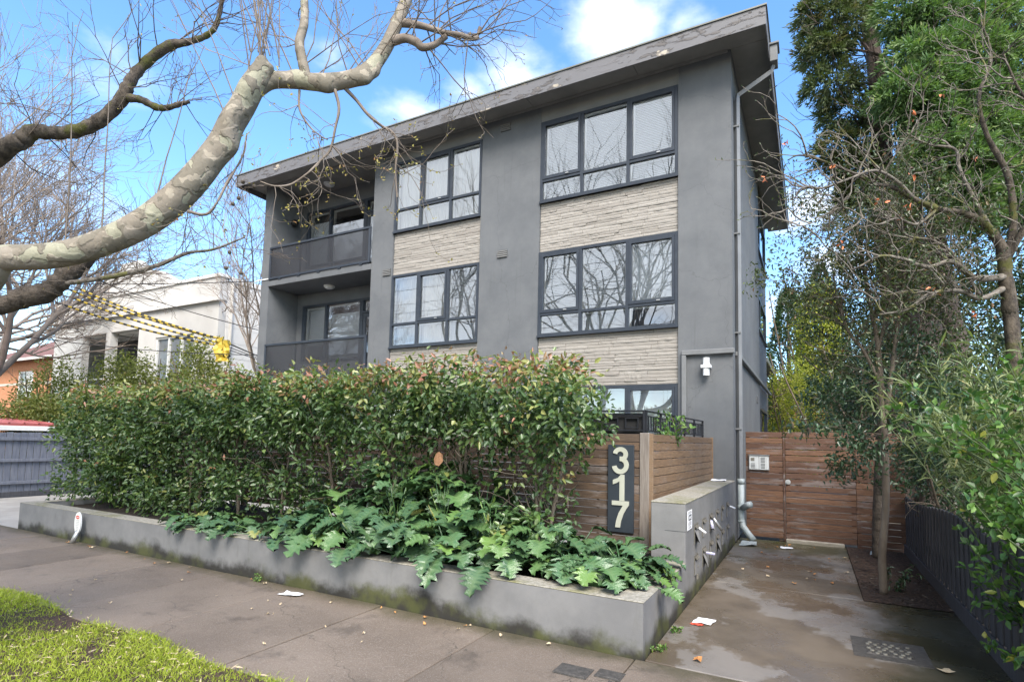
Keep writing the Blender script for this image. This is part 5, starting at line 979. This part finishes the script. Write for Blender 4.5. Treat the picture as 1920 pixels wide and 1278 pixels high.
# seedling by the railing and weeds at the wall foot
def sprig(name, lab, base, n, ht, ls, mat, spread=.25):
    t = thing(name, lab, 'plant', base); tb = Tubes(); PP = []
    for k in range(n): p = wobble((random.uniform(-.03,.03),random.uniform(-.03,.03),0), (random.uniform(-spread,spread)*2,random.uniform(-spread,spread)*2,1), ht*random.uniform(.5,1), 5, .15); tb.add(p, .004, 3); PP += list(p[1:])*3
    tb.build('stem','twig',t); PP = np.array(PP); k = len(PP); d = rng.normal(size=(k,3)); leaf_obj('foliage', t, PP, d, upn(k), rng.uniform(.6,1.1,k)*ls, rng.uniform(.6,1.1,k)*ls*.42, rng.uniform(.3,.9,k), mat); return t
sprig('potted_seedling', 'young bright green plant leaning over the timber fence return', (-.50,-2.35,1.62), 8, .46, .10, 'leaf_bright', .35)
sprig('potted_seedling', 'leafy plant behind the railing bars', (-.62,-2.7,1.55), 6, .45, .08, 'leaf_bright', .3)
for i, (x, y, l) in enumerate(((.08,-4.95,'green weed in the crack where driveway meets the low wall'),(.06,-5.45,'small yellow green weed at the foot of the wall corner'),(-4.35,-5.78,'tuft of weed growing from the footpath joint at the wall'))): sprig('weed', l, (x,y,0), 7, .09, .035, 'leaf_bright', .7)

# ---- street plane tree with the big limb
pt = thing('plane_tree', 'street plane tree whose thick mottled limb arches across the sky', 'tree', (0,0,0))
def tube_part(name, path, mat, par, n=18, per=8, noise_=.03):
    c = bez(path, per); rad = c[:,3]*(1+noise_*np.sin(np.arange(len(c))*1.7)+noise_*rng.normal(size=len(c))*.5)
    return MB().tube(c[:,:3], rad, n).build(name, mat, par, True)
tr = [(-4.3,-8.75,-.05,.42),(-4.3,-8.74,.4,.36),(-4.28,-8.72,1.2,.33),(-4.2,-8.68,2.0,.31),(-4.0,-8.62,2.45,.27)]
tube_part('trunk', tr+LIMB[:1], 'plane_bark', pt, 20, 8, .02)
def knobby(path, par, name, knobs):
    c = bez(path, 12); m = MB(); n = 26; m.tube(c[:,:3], c[:,3], n); V = np.array(m.v); k = len(c)*n
    for (i, az, amp, wd) in knobs:
        ctr = c[int(i*(len(c)-1)),:3]; rr = c[int(i*(len(c)-1)),3]; T = c[min(len(c)-1,int(i*(len(c)-1))+1),:3]-ctr; U = np.cross(T,[0,0,1.]); U /= np.linalg.norm(U); W = np.cross(U,T); W /= np.linalg.norm(W)
        kp = ctr+(U*math.cos(az)+W*math.sin(az))*rr; d = np.linalg.norm(V-kp, axis=1); dirn = unit(kp-ctr); V += np.exp(-(d/wd)**2)[:,None]*dirn*amp
    V += unit(V-np.repeat(np.vstack([c[:,:3]]), n, 0)[:len(V)] if len(V) == k else V*0+1e-9)*0
    m.v = [tuple(p) for p in V]; return m.build(name, 'plane_bark', par, True)
knobby(LIMB, pt, 'limb', [(.62,0.0,.07,.13),(.55,-1.2,.04,.10),(.72,-.4,.03,.09)])
knobby(LIMB2, pt, 'limb', [(.33,-1.4,.03,.06),(.45,-1.2,.045,.06),(.22,1.4,.02,.05),(.5,-1.3,.03,.05)])
for nm, pth in (('limb', LIMB3),): tube_part(nm, pth, 'plane_bark', pt, 14)
tw = Tubes(); tips = []; pend = []
for pth, ks in ((BR1,(8,4,2)), (BR2,(8,4,2))):
    c = bez(pth, 4); tw.add(c[:,:3], c[:,3], 6)
    for q in range(11):
        i = random.randint(2,len(c)-2); grow(tw, c[i,:3], np.array([random.uniform(-.4,1),random.uniform(-.5,.6),random.uniform(-.5,1)]), random.uniform(.3,.6), .007, 3, [3,3], .20, .02, .6, .75, tips, .0016)
for pth in (BR3, BR4, BR5, BR6):
    c = bez(pth, 4); tw.add(c[:,:3], np.maximum(c[:,3]*.8,.003), 5)
    for q in range(10):
        i = random.randint(3,len(c)-2); grow(tw, c[i,:3], np.array([random.uniform(-.9,1),random.uniform(-.5,.5),random.uniform(-1,.15)]), random.uniform(.15,.42), .0035, 4, [2], .25, .0, .6, .8, pend, .0014, 5)
c2 = bez(LIMB2, 8); c3 = bez(LIMB3, 6); e = np.array(LIMB[-1][:3])
for q in range(16): a = random.uniform(-.55,.5); grow(tw, e+rng.normal(size=3)*np.array([.10,.06,.02]), (a*.8-.1,random.uniform(-.25,.25),1.0), random.uniform(.7,1.7), .006, 4, [2] if random.random() < .5 else [], .035, .02, .35, .35, tips, .0018, 9)
for q in range(5): i = random.randint(2,len(c3)-3); grow(tw, c3[i,:3], (random.uniform(-1,1),random.uniform(-.6,.6),random.uniform(.2,1)), random.uniform(.5,.9), .006, 3, [3,2], .13, .03, .6, .6, tips, .0018)
for q in range(16): i = random.randint(10,len(c2)-4); grow(tw, c2[i,:3], (random.uniform(-.8,1),random.uniform(-.6,.6),random.uniform(.1,1)), random.uniform(.5,.95), .006, 3, [3,3], .15, .03, .6, .65, tips, .0018)
c1 = bez(LIMB, 8)
for q in range(7): i = random.randint(8,len(c1)-14); grow(tw, c1[i,:3]+np.array([0,0,c1[i,3]*.9]), (random.uniform(-.5,.25),random.uniform(-.2,.2),1.0), random.uniform(.8,1.5), .006, 4, [2], .03, .02, .35, .4, tips, .0018, 8)
for pth in (BR4, BR3):
    c = bez(pth, 4)
    for q in range(7): i = random.randint(len(c)//3,len(c)-2); grow(tw, c[i,:3], (random.uniform(.1,1),random.uniform(-.3,.4),random.uniform(-.9,-.2)), random.uniform(.3,.65), .0035, 4, [2], .2, .0, .6, .8, pend, .0015, 7)
tw.build('twigs', 'twig_pale', pt)
def buds(name, par, T, mat, s, keep=1.0, per=2):
    T = np.array(T); T = T[rng.uniform(0,1,len(T)) < keep]; P = np.repeat(T, per, 0)+rng.normal(size=(len(T)*per,3))*.008; k = len(P); leaf_obj(name, par, P, rng.normal(size=(k,3)), rdir(k), rng.uniform(.5,1.2,k)*s, rng.uniform(.5,1.1,k)*s*.55, rng.uniform(0,1,k), mat)
buds('buds', pt, tips, 'leaf_bud', .022, .6, 1); buds('opening_leaves', pt, pend, 'leaf_bud', .026, .9, 2)
sb = MB()
for p in ((.03,0,-.02),(-.03,.02,-.09),(.10,.02,-.05),(.0,-.03,-.15),(-.05,0,-.40),(-.12,.03,-.47),(.03,.02,-.52)):
    q = np.array(BR6[-2][:3])+np.array(p)*1.3+np.array([-.02,0,-.18]); sb.tube([q+np.array([0,0,z]) for z in (-.014,-.010,0,.010,.014)], [.002,.011,.014,.011,.002], 8)
sb.build('seed_balls', 'bark_dark', pt, True)
# upper crown of the same tree, above the picture, seen mirrored in the windows
uc = Tubes(); 
for az, l in ((3.5,5.5),(4.2,6),(4.9,5.0),(5.6,5.5)): grow(uc, (-4.25,-8.7,2.3), (math.cos(az)*.42,math.sin(az)*.42-.10,1.0), l+.8, .075, 0, [4,4,3], .09, .05, .58, .62, None, .004)
uc.build('upper_crown', 'twig_pale', pt)
# ---- second, darker mossy street tree further along
dt = thing('mossy_street_tree', 'dark mossy street tree with a broken hollow limb and twisting bough', 'tree')
tube_part('trunk', [(-9.4,-8.7,-.05,.40),(-9.38,-8.7,.8,.33),(-9.3,-8.66,2.0,.30),(-9.2,-8.6,3.2,.26),(-9.25,-8.6,4.6,.2),(-9.4,-8.7,6.5,.12)], 'bark_moss', dt, 16)
tube_part('limb', [(-9.22,-8.6,2.9,.24),(-8.3,-7.8,4.1,.20)]+DRK, 'bark_moss', dt, 14, 6, .07); tube_part('limb', DRK2, 'bark_moss', dt, 10, 6, .08); tube_part('broken_limb', [(-9.25,-8.6,2.3,.24),(-8.3,-7.75,2.9,.18)]+DRK3, 'bark_dark', dt, 14, 6, .08); tube_part('limb', DRK4, 'bark_lichen', dt, 8, 5, .04)
tw = Tubes(); tips = []
for pth, nq, ln in ((DRK,34,.75), (DRK2,12,.5), (DRK4,26,.7), (DRK3,10,.5)):
    c = bez(pth, 5)
    for q in range(nq): i = random.randint(2,len(c)-2); grow(tw, c[i,:3], (random.uniform(-.8,.8),random.uniform(-.5,.5),random.uniform(-.3,1) if pth is not DRK4 else random.uniform(-.7,.8)), ln*random.uniform(.5,1.15), .008 if pth is DRK else .006, 3, [3,3], .16, .03, .6, .7, tips, .0022)
tw.build('twigs', 'twig', dt); buds('buds', dt, tips, 'leaf_bud', .02, .3, 1)
uc = Tubes()
for az in (3.5,4.3,5.1): grow(uc, (-9.3,-8.65,4.2), (math.cos(az)*.5,math.sin(az)*.5,1.0), 4.5, .09, 0, [4,4,3], .09, .05, .6, .6, None, .005)
uc.build('upper_crown', 'twig', dt)
# ---- bare trees
def bare_tree(lab, x, y, h, r, mat, tmat, seed, grp=None, kids=(6,5,5,4), zb=.25, buds_=None, leanx=0.0):
    global rng; keep = rng; rng = np.random.default_rng(seed)
    t = thing('bare_tree', lab, 'tree', (x,y,0), grp); tb = MB(); top = wobble((0,0,-.05), (leanx,0,1), h*zb, 5, .05); tb.tube(top, np.linspace(r*1.2,r*.85,6), 12).build('trunk', mat, t, True)
    br = Tubes(); tp = []; nl = 5
    for k in range(nl): az = k*2*math.pi/nl+rng.uniform(-.4,.4); grow(br, top[-1], (math.cos(az)*.65,math.sin(az)*.65,.85), h*.34, r*.6, 0, list(kids), .12, .06, .66, .66, tp, .0045)
    br.build('branches', tmat, t)
    if buds_: tp = np.array(tp); k = len(tp); leaf_obj('buds', t, tp, rng.normal(size=(k,3)), rdir(k), .05, .03, rng.uniform(0,1,k), buds_)
    rng = keep
bare_tree('bare twiggy tree behind the blue grey fence with mossy forked trunk', -19.5, -3.2, 12.5, .17, 'bark_moss', 'twig_far', 5, None, (6,6,5,5))
bare_tree('bare tree with fine pale twigs beside the brick house', -27.0, -2.6, 13.5, .2, 'bark_dark', 'twig_far', 8, None, (6,6,5,4))
bare_tree('bare tree rising beside the bright side wall of the cream block', -15.6, 2.2, 10.5, .08, 'bark_moss', 'twig_far', 31, None, (5,5,5,3), .34)
bare_tree('bare tree nearest the street in the neighbour front garden', -17.8, -5.4, 12.0, .075, 'bark_dark', 'twig_far', 33, None, (6,6,5,4), .28)
bare_tree('tall bare plane tree across the road', -9.5, -19.0, 19, .20, 'plane_bark', 'twig_pale', 3, 'bare trees across the road', (4,4,3,2), .3)
bare_tree('tall bare plane tree across the road', -1.5, -19.5, 20, .20, 'plane_bark', 'twig_pale', 4, 'bare trees across the road', (4,4,3,2), .3)
bare_tree('tall bare plane tree across the road', -18, -19.2, 18, .20, 'plane_bark', 'twig_pale', 6, 'bare trees across the road', (4,4,3,2), .3)
# ---- shrubs in the neighbour's garden, left
def bush(name, lab, x, y, h, rx, ry, ncl, per, ls, mat, cat='shrub', z0=.3, stems=7, tw_mat='twig', aspect=.5, sparse=.0, seedrot=0):
    t = thing(name, lab, cat, (x,y,0)); st = Tubes(); C = []
    for k in range(stems):
        az = rng.uniform(0,6.28); p = wobble((rng.normal()*.1,rng.normal()*.1,0), (math.cos(az)*rx/h*1.2,math.sin(az)*ry/h*1.2,1), h*rng.uniform(.65,1.0), 7, .10); st.add(p, np.linspace(.03,.008,8)*h/3, 5)
        for q in range(5): i = rng.integers(2,7); grow(st, p[i], np.append(rng.normal(size=2),rng.uniform(0,1)), rx*.5, .008*h/3, 2, [2], .15, .04)
    st.build('stem', tw_mat, t)
    u = rdir(ncl); rr = rng.uniform(.25,1,ncl)**.5; C = np.stack([u[:,0]*rx*rr, u[:,1]*ry*rr, z0+(h-z0)*(.5+.5*u[:,2]*rr)], -1)
    P = np.repeat(C, per, 0)+rng.normal(size=(ncl*per,3))*min(rx,ry)*.11; k = len(P); d = unit(P-np.repeat(C,per,0)); leaf_obj('foliage', t, P, d+rng.normal(size=(k,3))*.4, upn(k,.7), rng.uniform(.7,1.2,k)*ls, rng.uniform(.7,1.2,k)*ls*aspect, np.clip(rng.normal(.45,.2,k)+np.repeat(rng.normal(0,.13,ncl),per),0,1), mat); return t
bush('leafing_shrub', 'yellow green shrub just coming into leaf before the cream block corner', -17.3, 1.3, 4.8, 1.5, 1.2, 330, 30, .11, 'leaf_olive')
bush('leafing_shrub', 'loose olive green shrub between the bare trees and the cream block', -19.6, .3, 4.4, 1.5, 1.2, 300, 28, .11, 'leaf_olive')
bush('leafing_shrub', 'thin pale green shrub at the brick house side of the cream block', -22.6, -.6, 4.2, 1.4, 1.2, 220, 26, .11, 'leaf_olive')
bush('garden_shrub', 'bushy yellow green shrub above the red carport roof', -22.2, -3.6, 2.7, 1.8, 1.4, 300, 30, .11, 'leaf_yellow')
bush('garden_shrub', 'rounded olive shrub behind the blue grey fence by the hedge end', -18.6, -2.4, 2.7, 1.2, 1.1, 260, 28, .10, 'leaf_olive')
bush('twiggy_shrub', 'nearly leafless twiggy shrub against the bright side wall', -14.9, 2.6, 4.7, 1.0, .8, 26, 12, .05, 'leaf_olive', stems=26, tw_mat='twig_pale')

# ---- right: young camellia tree, bed shrubs
ct = thing('camellia_tree', 'slender camellia tree with pale trunk in the mulch bed by the gate', 'tree')
for k, pth in enumerate(CAM): tube_part('trunk' if k == 0 else 'limb', pth, 'bark_smooth', ct, 10, 6, .03)
tube_part('trunk', CAM2, 'bark_dark', ct, 9, 6, .03)
tw = Tubes(); tips = []; Cc = []
for k, pth in enumerate(CAM):
    c = bez(pth, 6); lo = len(c)//2 if k == 0 else 4
    for q in range(46 if k == 0 else 30): i = random.randint(lo,len(c)-2); grow(tw, c[i,:3], (random.uniform(-.9,.9),random.uniform(-.9,.9),random.uniform(.1,1.1)), random.uniform(.35,.75), .006, 3, [3,2], .14, .03, .6, .6, tips, .002)
c = bez(CAM[0], 6)
for q in range(34): i = random.randint(int(len(c)*.42),int(len(c)*.62)); grow(tw, c[i,:3], (random.uniform(-1,.9),random.uniform(-.9,.9),random.uniform(-.5,.4)), random.uniform(.35,.7), .005, 3, [3,2], .14, .0, .6, .6, Cc, .002)
tw.build('twigs', 'twig', ct)
T = np.array(tips); P = np.repeat(T, 9, 0)+rng.normal(size=(len(T)*9,3))*.06; k = len(P); leaf_obj('foliage', ct, P, rng.normal(size=(k,3))+np.array([0,0,-.2]), upn(k), rng.uniform(.035,.06,k), rng.uniform(.016,.027,k), np.clip(rng.normal(.5,.25,k),0,1), 'leaf_camellia')
T = np.array(Cc); P = np.repeat(T, 9, 0)+rng.normal(size=(len(T)*9,3))*.06; k = len(P); leaf_obj('lower_foliage', ct, P, rng.normal(size=(k,3))+np.array([0,0,-.3]), upn(k), rng.uniform(.05,.08,k), rng.uniform(.024,.036,k), np.clip(rng.normal(.4,.2,k),0,1), 'leaf_dark')
sprig('bed_seedling', 'small leafy seedling at the foot of the camellia', (1.98,-2.2,0), 6, .42, .07, 'leaf_dark', .3)
bush('camellia_shrub', 'dense dark glossy shrub over the far end of the charcoal fence', 3.05, -.55, 2.75, .85, 1.1, 330, 24, .065, 'leaf_dark', z0=.5)
bush('camellia_shrub', 'tall dark leafy shrub rising behind the gate', 2.25, 2.6, 4.2, 1.15, 1.1, 420, 22, .07, 'leaf_dark', z0=.6)
bush('camellia_shrub', 'mid height evergreen shrub behind the camellia and the paling fence', 3.7, 1.6, 3.7, 1.1, 1.2, 300, 22, .07, 'leaf_camellia', z0=.6)
bush('privet_shrub', 'yellow green leafy shrub at the rear corner of the apartment block', .75, 12.6, 5.0, 1.15, 1.2, 420, 24, .085, 'leaf_golden', z0=.3)
bush('privet_shrub', 'shaded evergreen shrub further along the side passage', 2.4, 9.5, 3.6, 1.2, 1.2, 260, 22, .09, 'leaf_camellia', z0=.3)
bush('golden_tree', 'bright yellow green tree beside the dark conifer', 1.55, 17.0, 9.0, 1.0, 1.2, 360, 26, .14, 'leaf_golden', 'tree', z0=3.5, stems=5)
bush('garden_tree', 'dark green tree behind the golden tree', 3.6, 19.5, 9.2, 1.8, 1.4, 420, 24, .13, 'leaf_dark', 'tree', z0=2.0, stems=5)
bush('garden_tree', 'olive green leafy tree behind the cypress trunks', 3.95, 10.6, 6.8, 1.7, 1.4, 420, 24, .12, 'leaf_camellia', 'tree', z0=.5, stems=6)
bush('garden_tree', 'broad evergreen tree filling the gap behind the magnolia', 5.3, 8.8, 7.6, 1.9, 1.5, 520, 24, .12, 'leaf_camellia', 'tree', z0=.5, stems=6)
bush('garden_tree', 'dark evergreen tree beyond the magnolia trunk', 7.2, 7.6, 8.2, 2.0, 1.6, 480, 24, .12, 'leaf_dark', 'tree', z0=.5, stems=6)
# ---- far conifer
def conifer(lab, x, y, h, r, n, mat='leaf_conifer'):
    t = thing('conifer', lab, 'tree', (x,y,0)); MB().tube([(0,0,-.05),(0,0,h*.5),(0,0,h*.97)], [.2,.13,.03], 8).build('trunk', 'bark_dark', t, True)
    u = rng.uniform(0,1,n); az = rng.uniform(0,6.28,n); prof = np.clip(np.sin(np.pi*np.clip(.12+.88*u,0,1))**.55,0,1)*(1-.25*u); lump = 1+.16*np.sin(az*3+u*17)+.12*np.sin(az*7-u*31); rr = r*prof*lump*rng.uniform(.72,1.0,n)
    P = np.stack([rr*np.cos(az), rr*np.sin(az), .4+u*(h-.4)], -1); D_ = np.stack([np.cos(az), np.sin(az), rng.uniform(.2,1.1,n)], -1)+rng.normal(size=(n,3))*.25; blade_obj('foliage', t, P, D_, rdir(n), rng.uniform(.14,.30,n), rng.uniform(.05,.09,n), np.clip(rng.normal(.45,.2,n)+.2*np.sin(az*5+u*23),0,1), mat, .1)
conifer('dark green columnar conifer beyond the rear of the apartment block', .15, 23.2, 10.2, 1.25, 9000); conifer('darker conifer tip rising behind the golden tree', 1.75, 25.5, 12.0, 1.3, 7000)
# ---- cypress group
cy = thing('cypress_tree', 'huge old cypress with bare fluted trunks and drooping green sprays', 'tree')
for pth in CYPT: tube_part('trunk', pth, 'bark_cypress', cy, 14, 6, .05)
tw = Tubes()
for j, (x, y, z, r) in enumerate(CYP):
    c = bez(CYPT[min(2, j%3)], 4); i = int(np.argmin(np.abs(c[:,2]-(z-.5))+.3*np.linalg.norm(c[:,:2]-np.array([x,y]), axis=1))); s = c[i,:3]; e = np.array([x,y,z]); m_ = (s+e)/2+np.array([0,0,.15]); tw.add(bez([(*s,.05),(*m_,.035),(*e,.012)], 5)[:,:3], np.linspace(.05,.012,11), 5)
    for q in range(4): grow(tw, s+(e-s)*random.uniform(.3,.8), unit(e-s)+rng.normal(size=3)*.35, random.uniform(.5,1.1), .014, 2, [3,2], .12, .02, .6, .5, None, .004)
for pth in CYPT:
    c = bez(pth, 5)
    for q in range(26): i = random.randint(len(c)//3,len(c)-2); grow(tw, c[i,:3], (random.uniform(-1,.8),random.uniform(-1,.4),random.uniform(.3,1.2)), random.uniform(.7,1.6), .022, 2, [3,3], .12, .04, .6, .5, None, .004)
tw.build('branches', 'bark_cypress', cy)
for nm, ids, mat in (('brown_foliage', list(range(0,6))+[33,34], 'leaf_cypress_brown'), ('foliage', range(6,33), 'leaf_cypress')):  # left-hand clumps take the browner leaf colour
    PP = []; DD = []; RR = []
    for j in ids:
        x, y, z, r = CYP[j]; nsp = 130
        sd_ = rdir(nsp); sc = np.array([x,y,z])+sd_*np.array([1.05,.8,.72])*r*(rng.uniform(.3,1,nsp)**.5)[:,None]; sdir = unit(sd_*np.array([1,1,.3])+rng.normal(size=(nsp,3))*.35+np.array([0,-.15,-.35]))
        m_ = 26; f = rng.uniform(0,1,(nsp,m_)); side = rng.normal(size=(nsp,m_,3)); P = sc[:,None,:]+sdir[:,None,:]*(f*.30)[:,:,None]+side*.035*(1-f*.5)[:,:,None]; P[:,:,2] -= (f**2)*.10
        PP.append(P.reshape(-1,3)); DD.append((sdir[:,None,:]*1.2+side*.45).reshape(-1,3)); RR.append((np.clip(rng.normal(.42,.16,nsp),0,1)[:,None]+f*.30-.1).reshape(-1)+random.uniform(-.08,.08))
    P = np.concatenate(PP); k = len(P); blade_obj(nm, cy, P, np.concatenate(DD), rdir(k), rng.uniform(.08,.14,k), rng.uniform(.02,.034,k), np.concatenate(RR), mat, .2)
# ---- lichened magnolia
mg = thing('magnolia_tree', 'bare twisting lichen covered magnolia with a few orange leaves behind the charcoal fence', 'tree')
tube_part('trunk', [(3.05,-2.85,-.05,.08),(3.05,-2.8,.8,.066),(3.02,-2.76,1.7,.06)]+MAG[0][:3], 'bark_moss', mg, 12)
for j_, pth in enumerate(MAG): tube_part('limb', pth, 'bark_moss' if j_ in (0,2,6) else 'bark_lichen', mg, 9, 6, .06)
tw = Tubes(); tips = []
for pth in MAG:
    c = bez(pth, 5)
    for q in range(14): i = random.randint(3,len(c)-1); T_ = c[min(i+1,len(c)-1),:3]-c[i-1,:3]; grow(tw, c[i,:3], unit(T_)+rng.normal(size=3)*.6+np.array([0,0,.25]), random.uniform(.22,.6), .010, 3, [3,2], .26, .05, .62, .75, tips, .003, 5)
tw.build('twigs', 'bark_lichen', mg)
T = np.array(tips); k = len(T); leaf_obj('buds', mg, T, rng.normal(size=(k,3))+np.array([0,0,.6]), rdir(k), rng.uniform(.02,.035,k), rng.uniform(.010,.016,k), rng.uniform(0,.3,k), 'leaf_cypress_brown')
sel = T[rng.choice(len(T), 15, False)]; P = np.repeat(sel,3,0)+rng.normal(size=(45,3))*.015; V, F, r_ = leaves(P, rng.normal(size=(45,3)), rdir(45), .05, .024, np.zeros(45)); link('orange_leaves', npmesh('orange_leaves', V, F, 'orange_leaf', r_), mg)
# ---- narrow-leaved shrub
ol = thing('oleander_shrub', 'pale narrow leaved shrub leaning over the charcoal fence', 'shrub', (2.88,-3.75,0)); st = Tubes(); PP = []; DD = []
for q in range(84):
    p = wobble((random.uniform(-.45,.55),random.uniform(-.7,.6),random.uniform(.5,1.2)), (random.uniform(-.75,.5),random.uniform(-.6,.4),1.0), random.uniform(1.1,1.95), 9, .09, .02); st.add(p, np.linspace(.009,.004,10), 5)
    for i in range(4,10):
        for j in range(9): PP.append(p[i]+rng.normal(size=3)*.008+(p[i-1]-p[i])*random.random()); t_ = unit(p[i]-p[i-1]); DD.append(t_*.55+rdir(1)[0]*.9+np.array([0,0,-.05]))
st.build('stem', 'leaf_narrow', ol); PP = np.array(PP); k = len(PP); blade_obj('foliage', ol, PP, np.array(DD), upn(k,.5), rng.uniform(.11,.20,k), rng.uniform(.011,.017,k), np.clip(rng.normal(.45,.22,k),0,1), 'leaf_narrow', .22)
# ---- near bright shrub at the right
pb = thing('pittosporum_shrub', 'bright green round leaved shrub pushing through the near end of the charcoal fence', 'shrub', (2.67,-5.16,0)); st = Tubes(); C = []
for q in range(150):
    p = wobble((random.uniform(-.12,.34),random.uniform(-.6,.5),random.uniform(.0,1.05)), (random.uniform(-.9,.5),random.uniform(-.6,.6),random.uniform(.2,1.1)), random.uniform(.4,.85), 6, .12, .03); st.add(p, np.linspace(.007,.003,7), 4); C += [p[3],p[4],p[5],p[6]]
for (dx, dy, dz) in ((-.75,.35,2.15),(-.55,.5,2.0),(-.35,.3,2.25),(-.85,.6,1.95),(-.2,.5,2.1),(.1,.2,2.3),(-.6,.1,1.8)):
    for q in range(2): p = wobble((0,.1,1.2), (dx+random.uniform(-.2,.2),dy-.1,dz-1.2), np.linalg.norm((dx,dy-.1,dz-1.2)), 7, .06); st.add(p, np.linspace(.009,.003,8), 4); C += [p[4],p[5],p[6],p[7]]
st.build('stem', 'leaf_narrow', pb); C = np.array(C); m_ = 8; P = np.repeat(C, m_, 0)+rng.normal(size=(len(C)*m_,3))*.014; k = len(P); leaf_obj('foliage', pb, P, unit(P-np.repeat(C,m_,0))+rng.normal(size=(k,3))*.4+np.array([0,0,.2]), upn(k,.6), rng.uniform(.05,.08,k), rng.uniform(.03,.046,k), np.clip(rng.normal(.42,.22,k)+np.repeat(rng.normal(0,.12,len(C)),m_),0,.97), 'leaf_bright', .12, .12)
# ================================================================== put every thing's origin at its own base
bpy.context.view_layer.update()
def bounds(o):
    P = [o.matrix_world @ Vector(c) for c in o.bound_box] if o.type == 'MESH' else []
    for c in o.children: P += bounds(c)
    return P
for o in list(COL.objects):
    if o.parent or o.get('kind') == 'structure' or o.location.length > 1e-6 or o.type not in ('EMPTY', 'MESH'): continue
    P = bounds(o)
    if not P: continue
    base = Vector((sum(p.x for p in P)/len(P), sum(p.y for p in P)/len(P), min(p.z for p in P)))
    if o.type == 'MESH': o.data.transform(Matrix.Translation(-base))
    for c in o.children: c.location -= base
    o.location = base
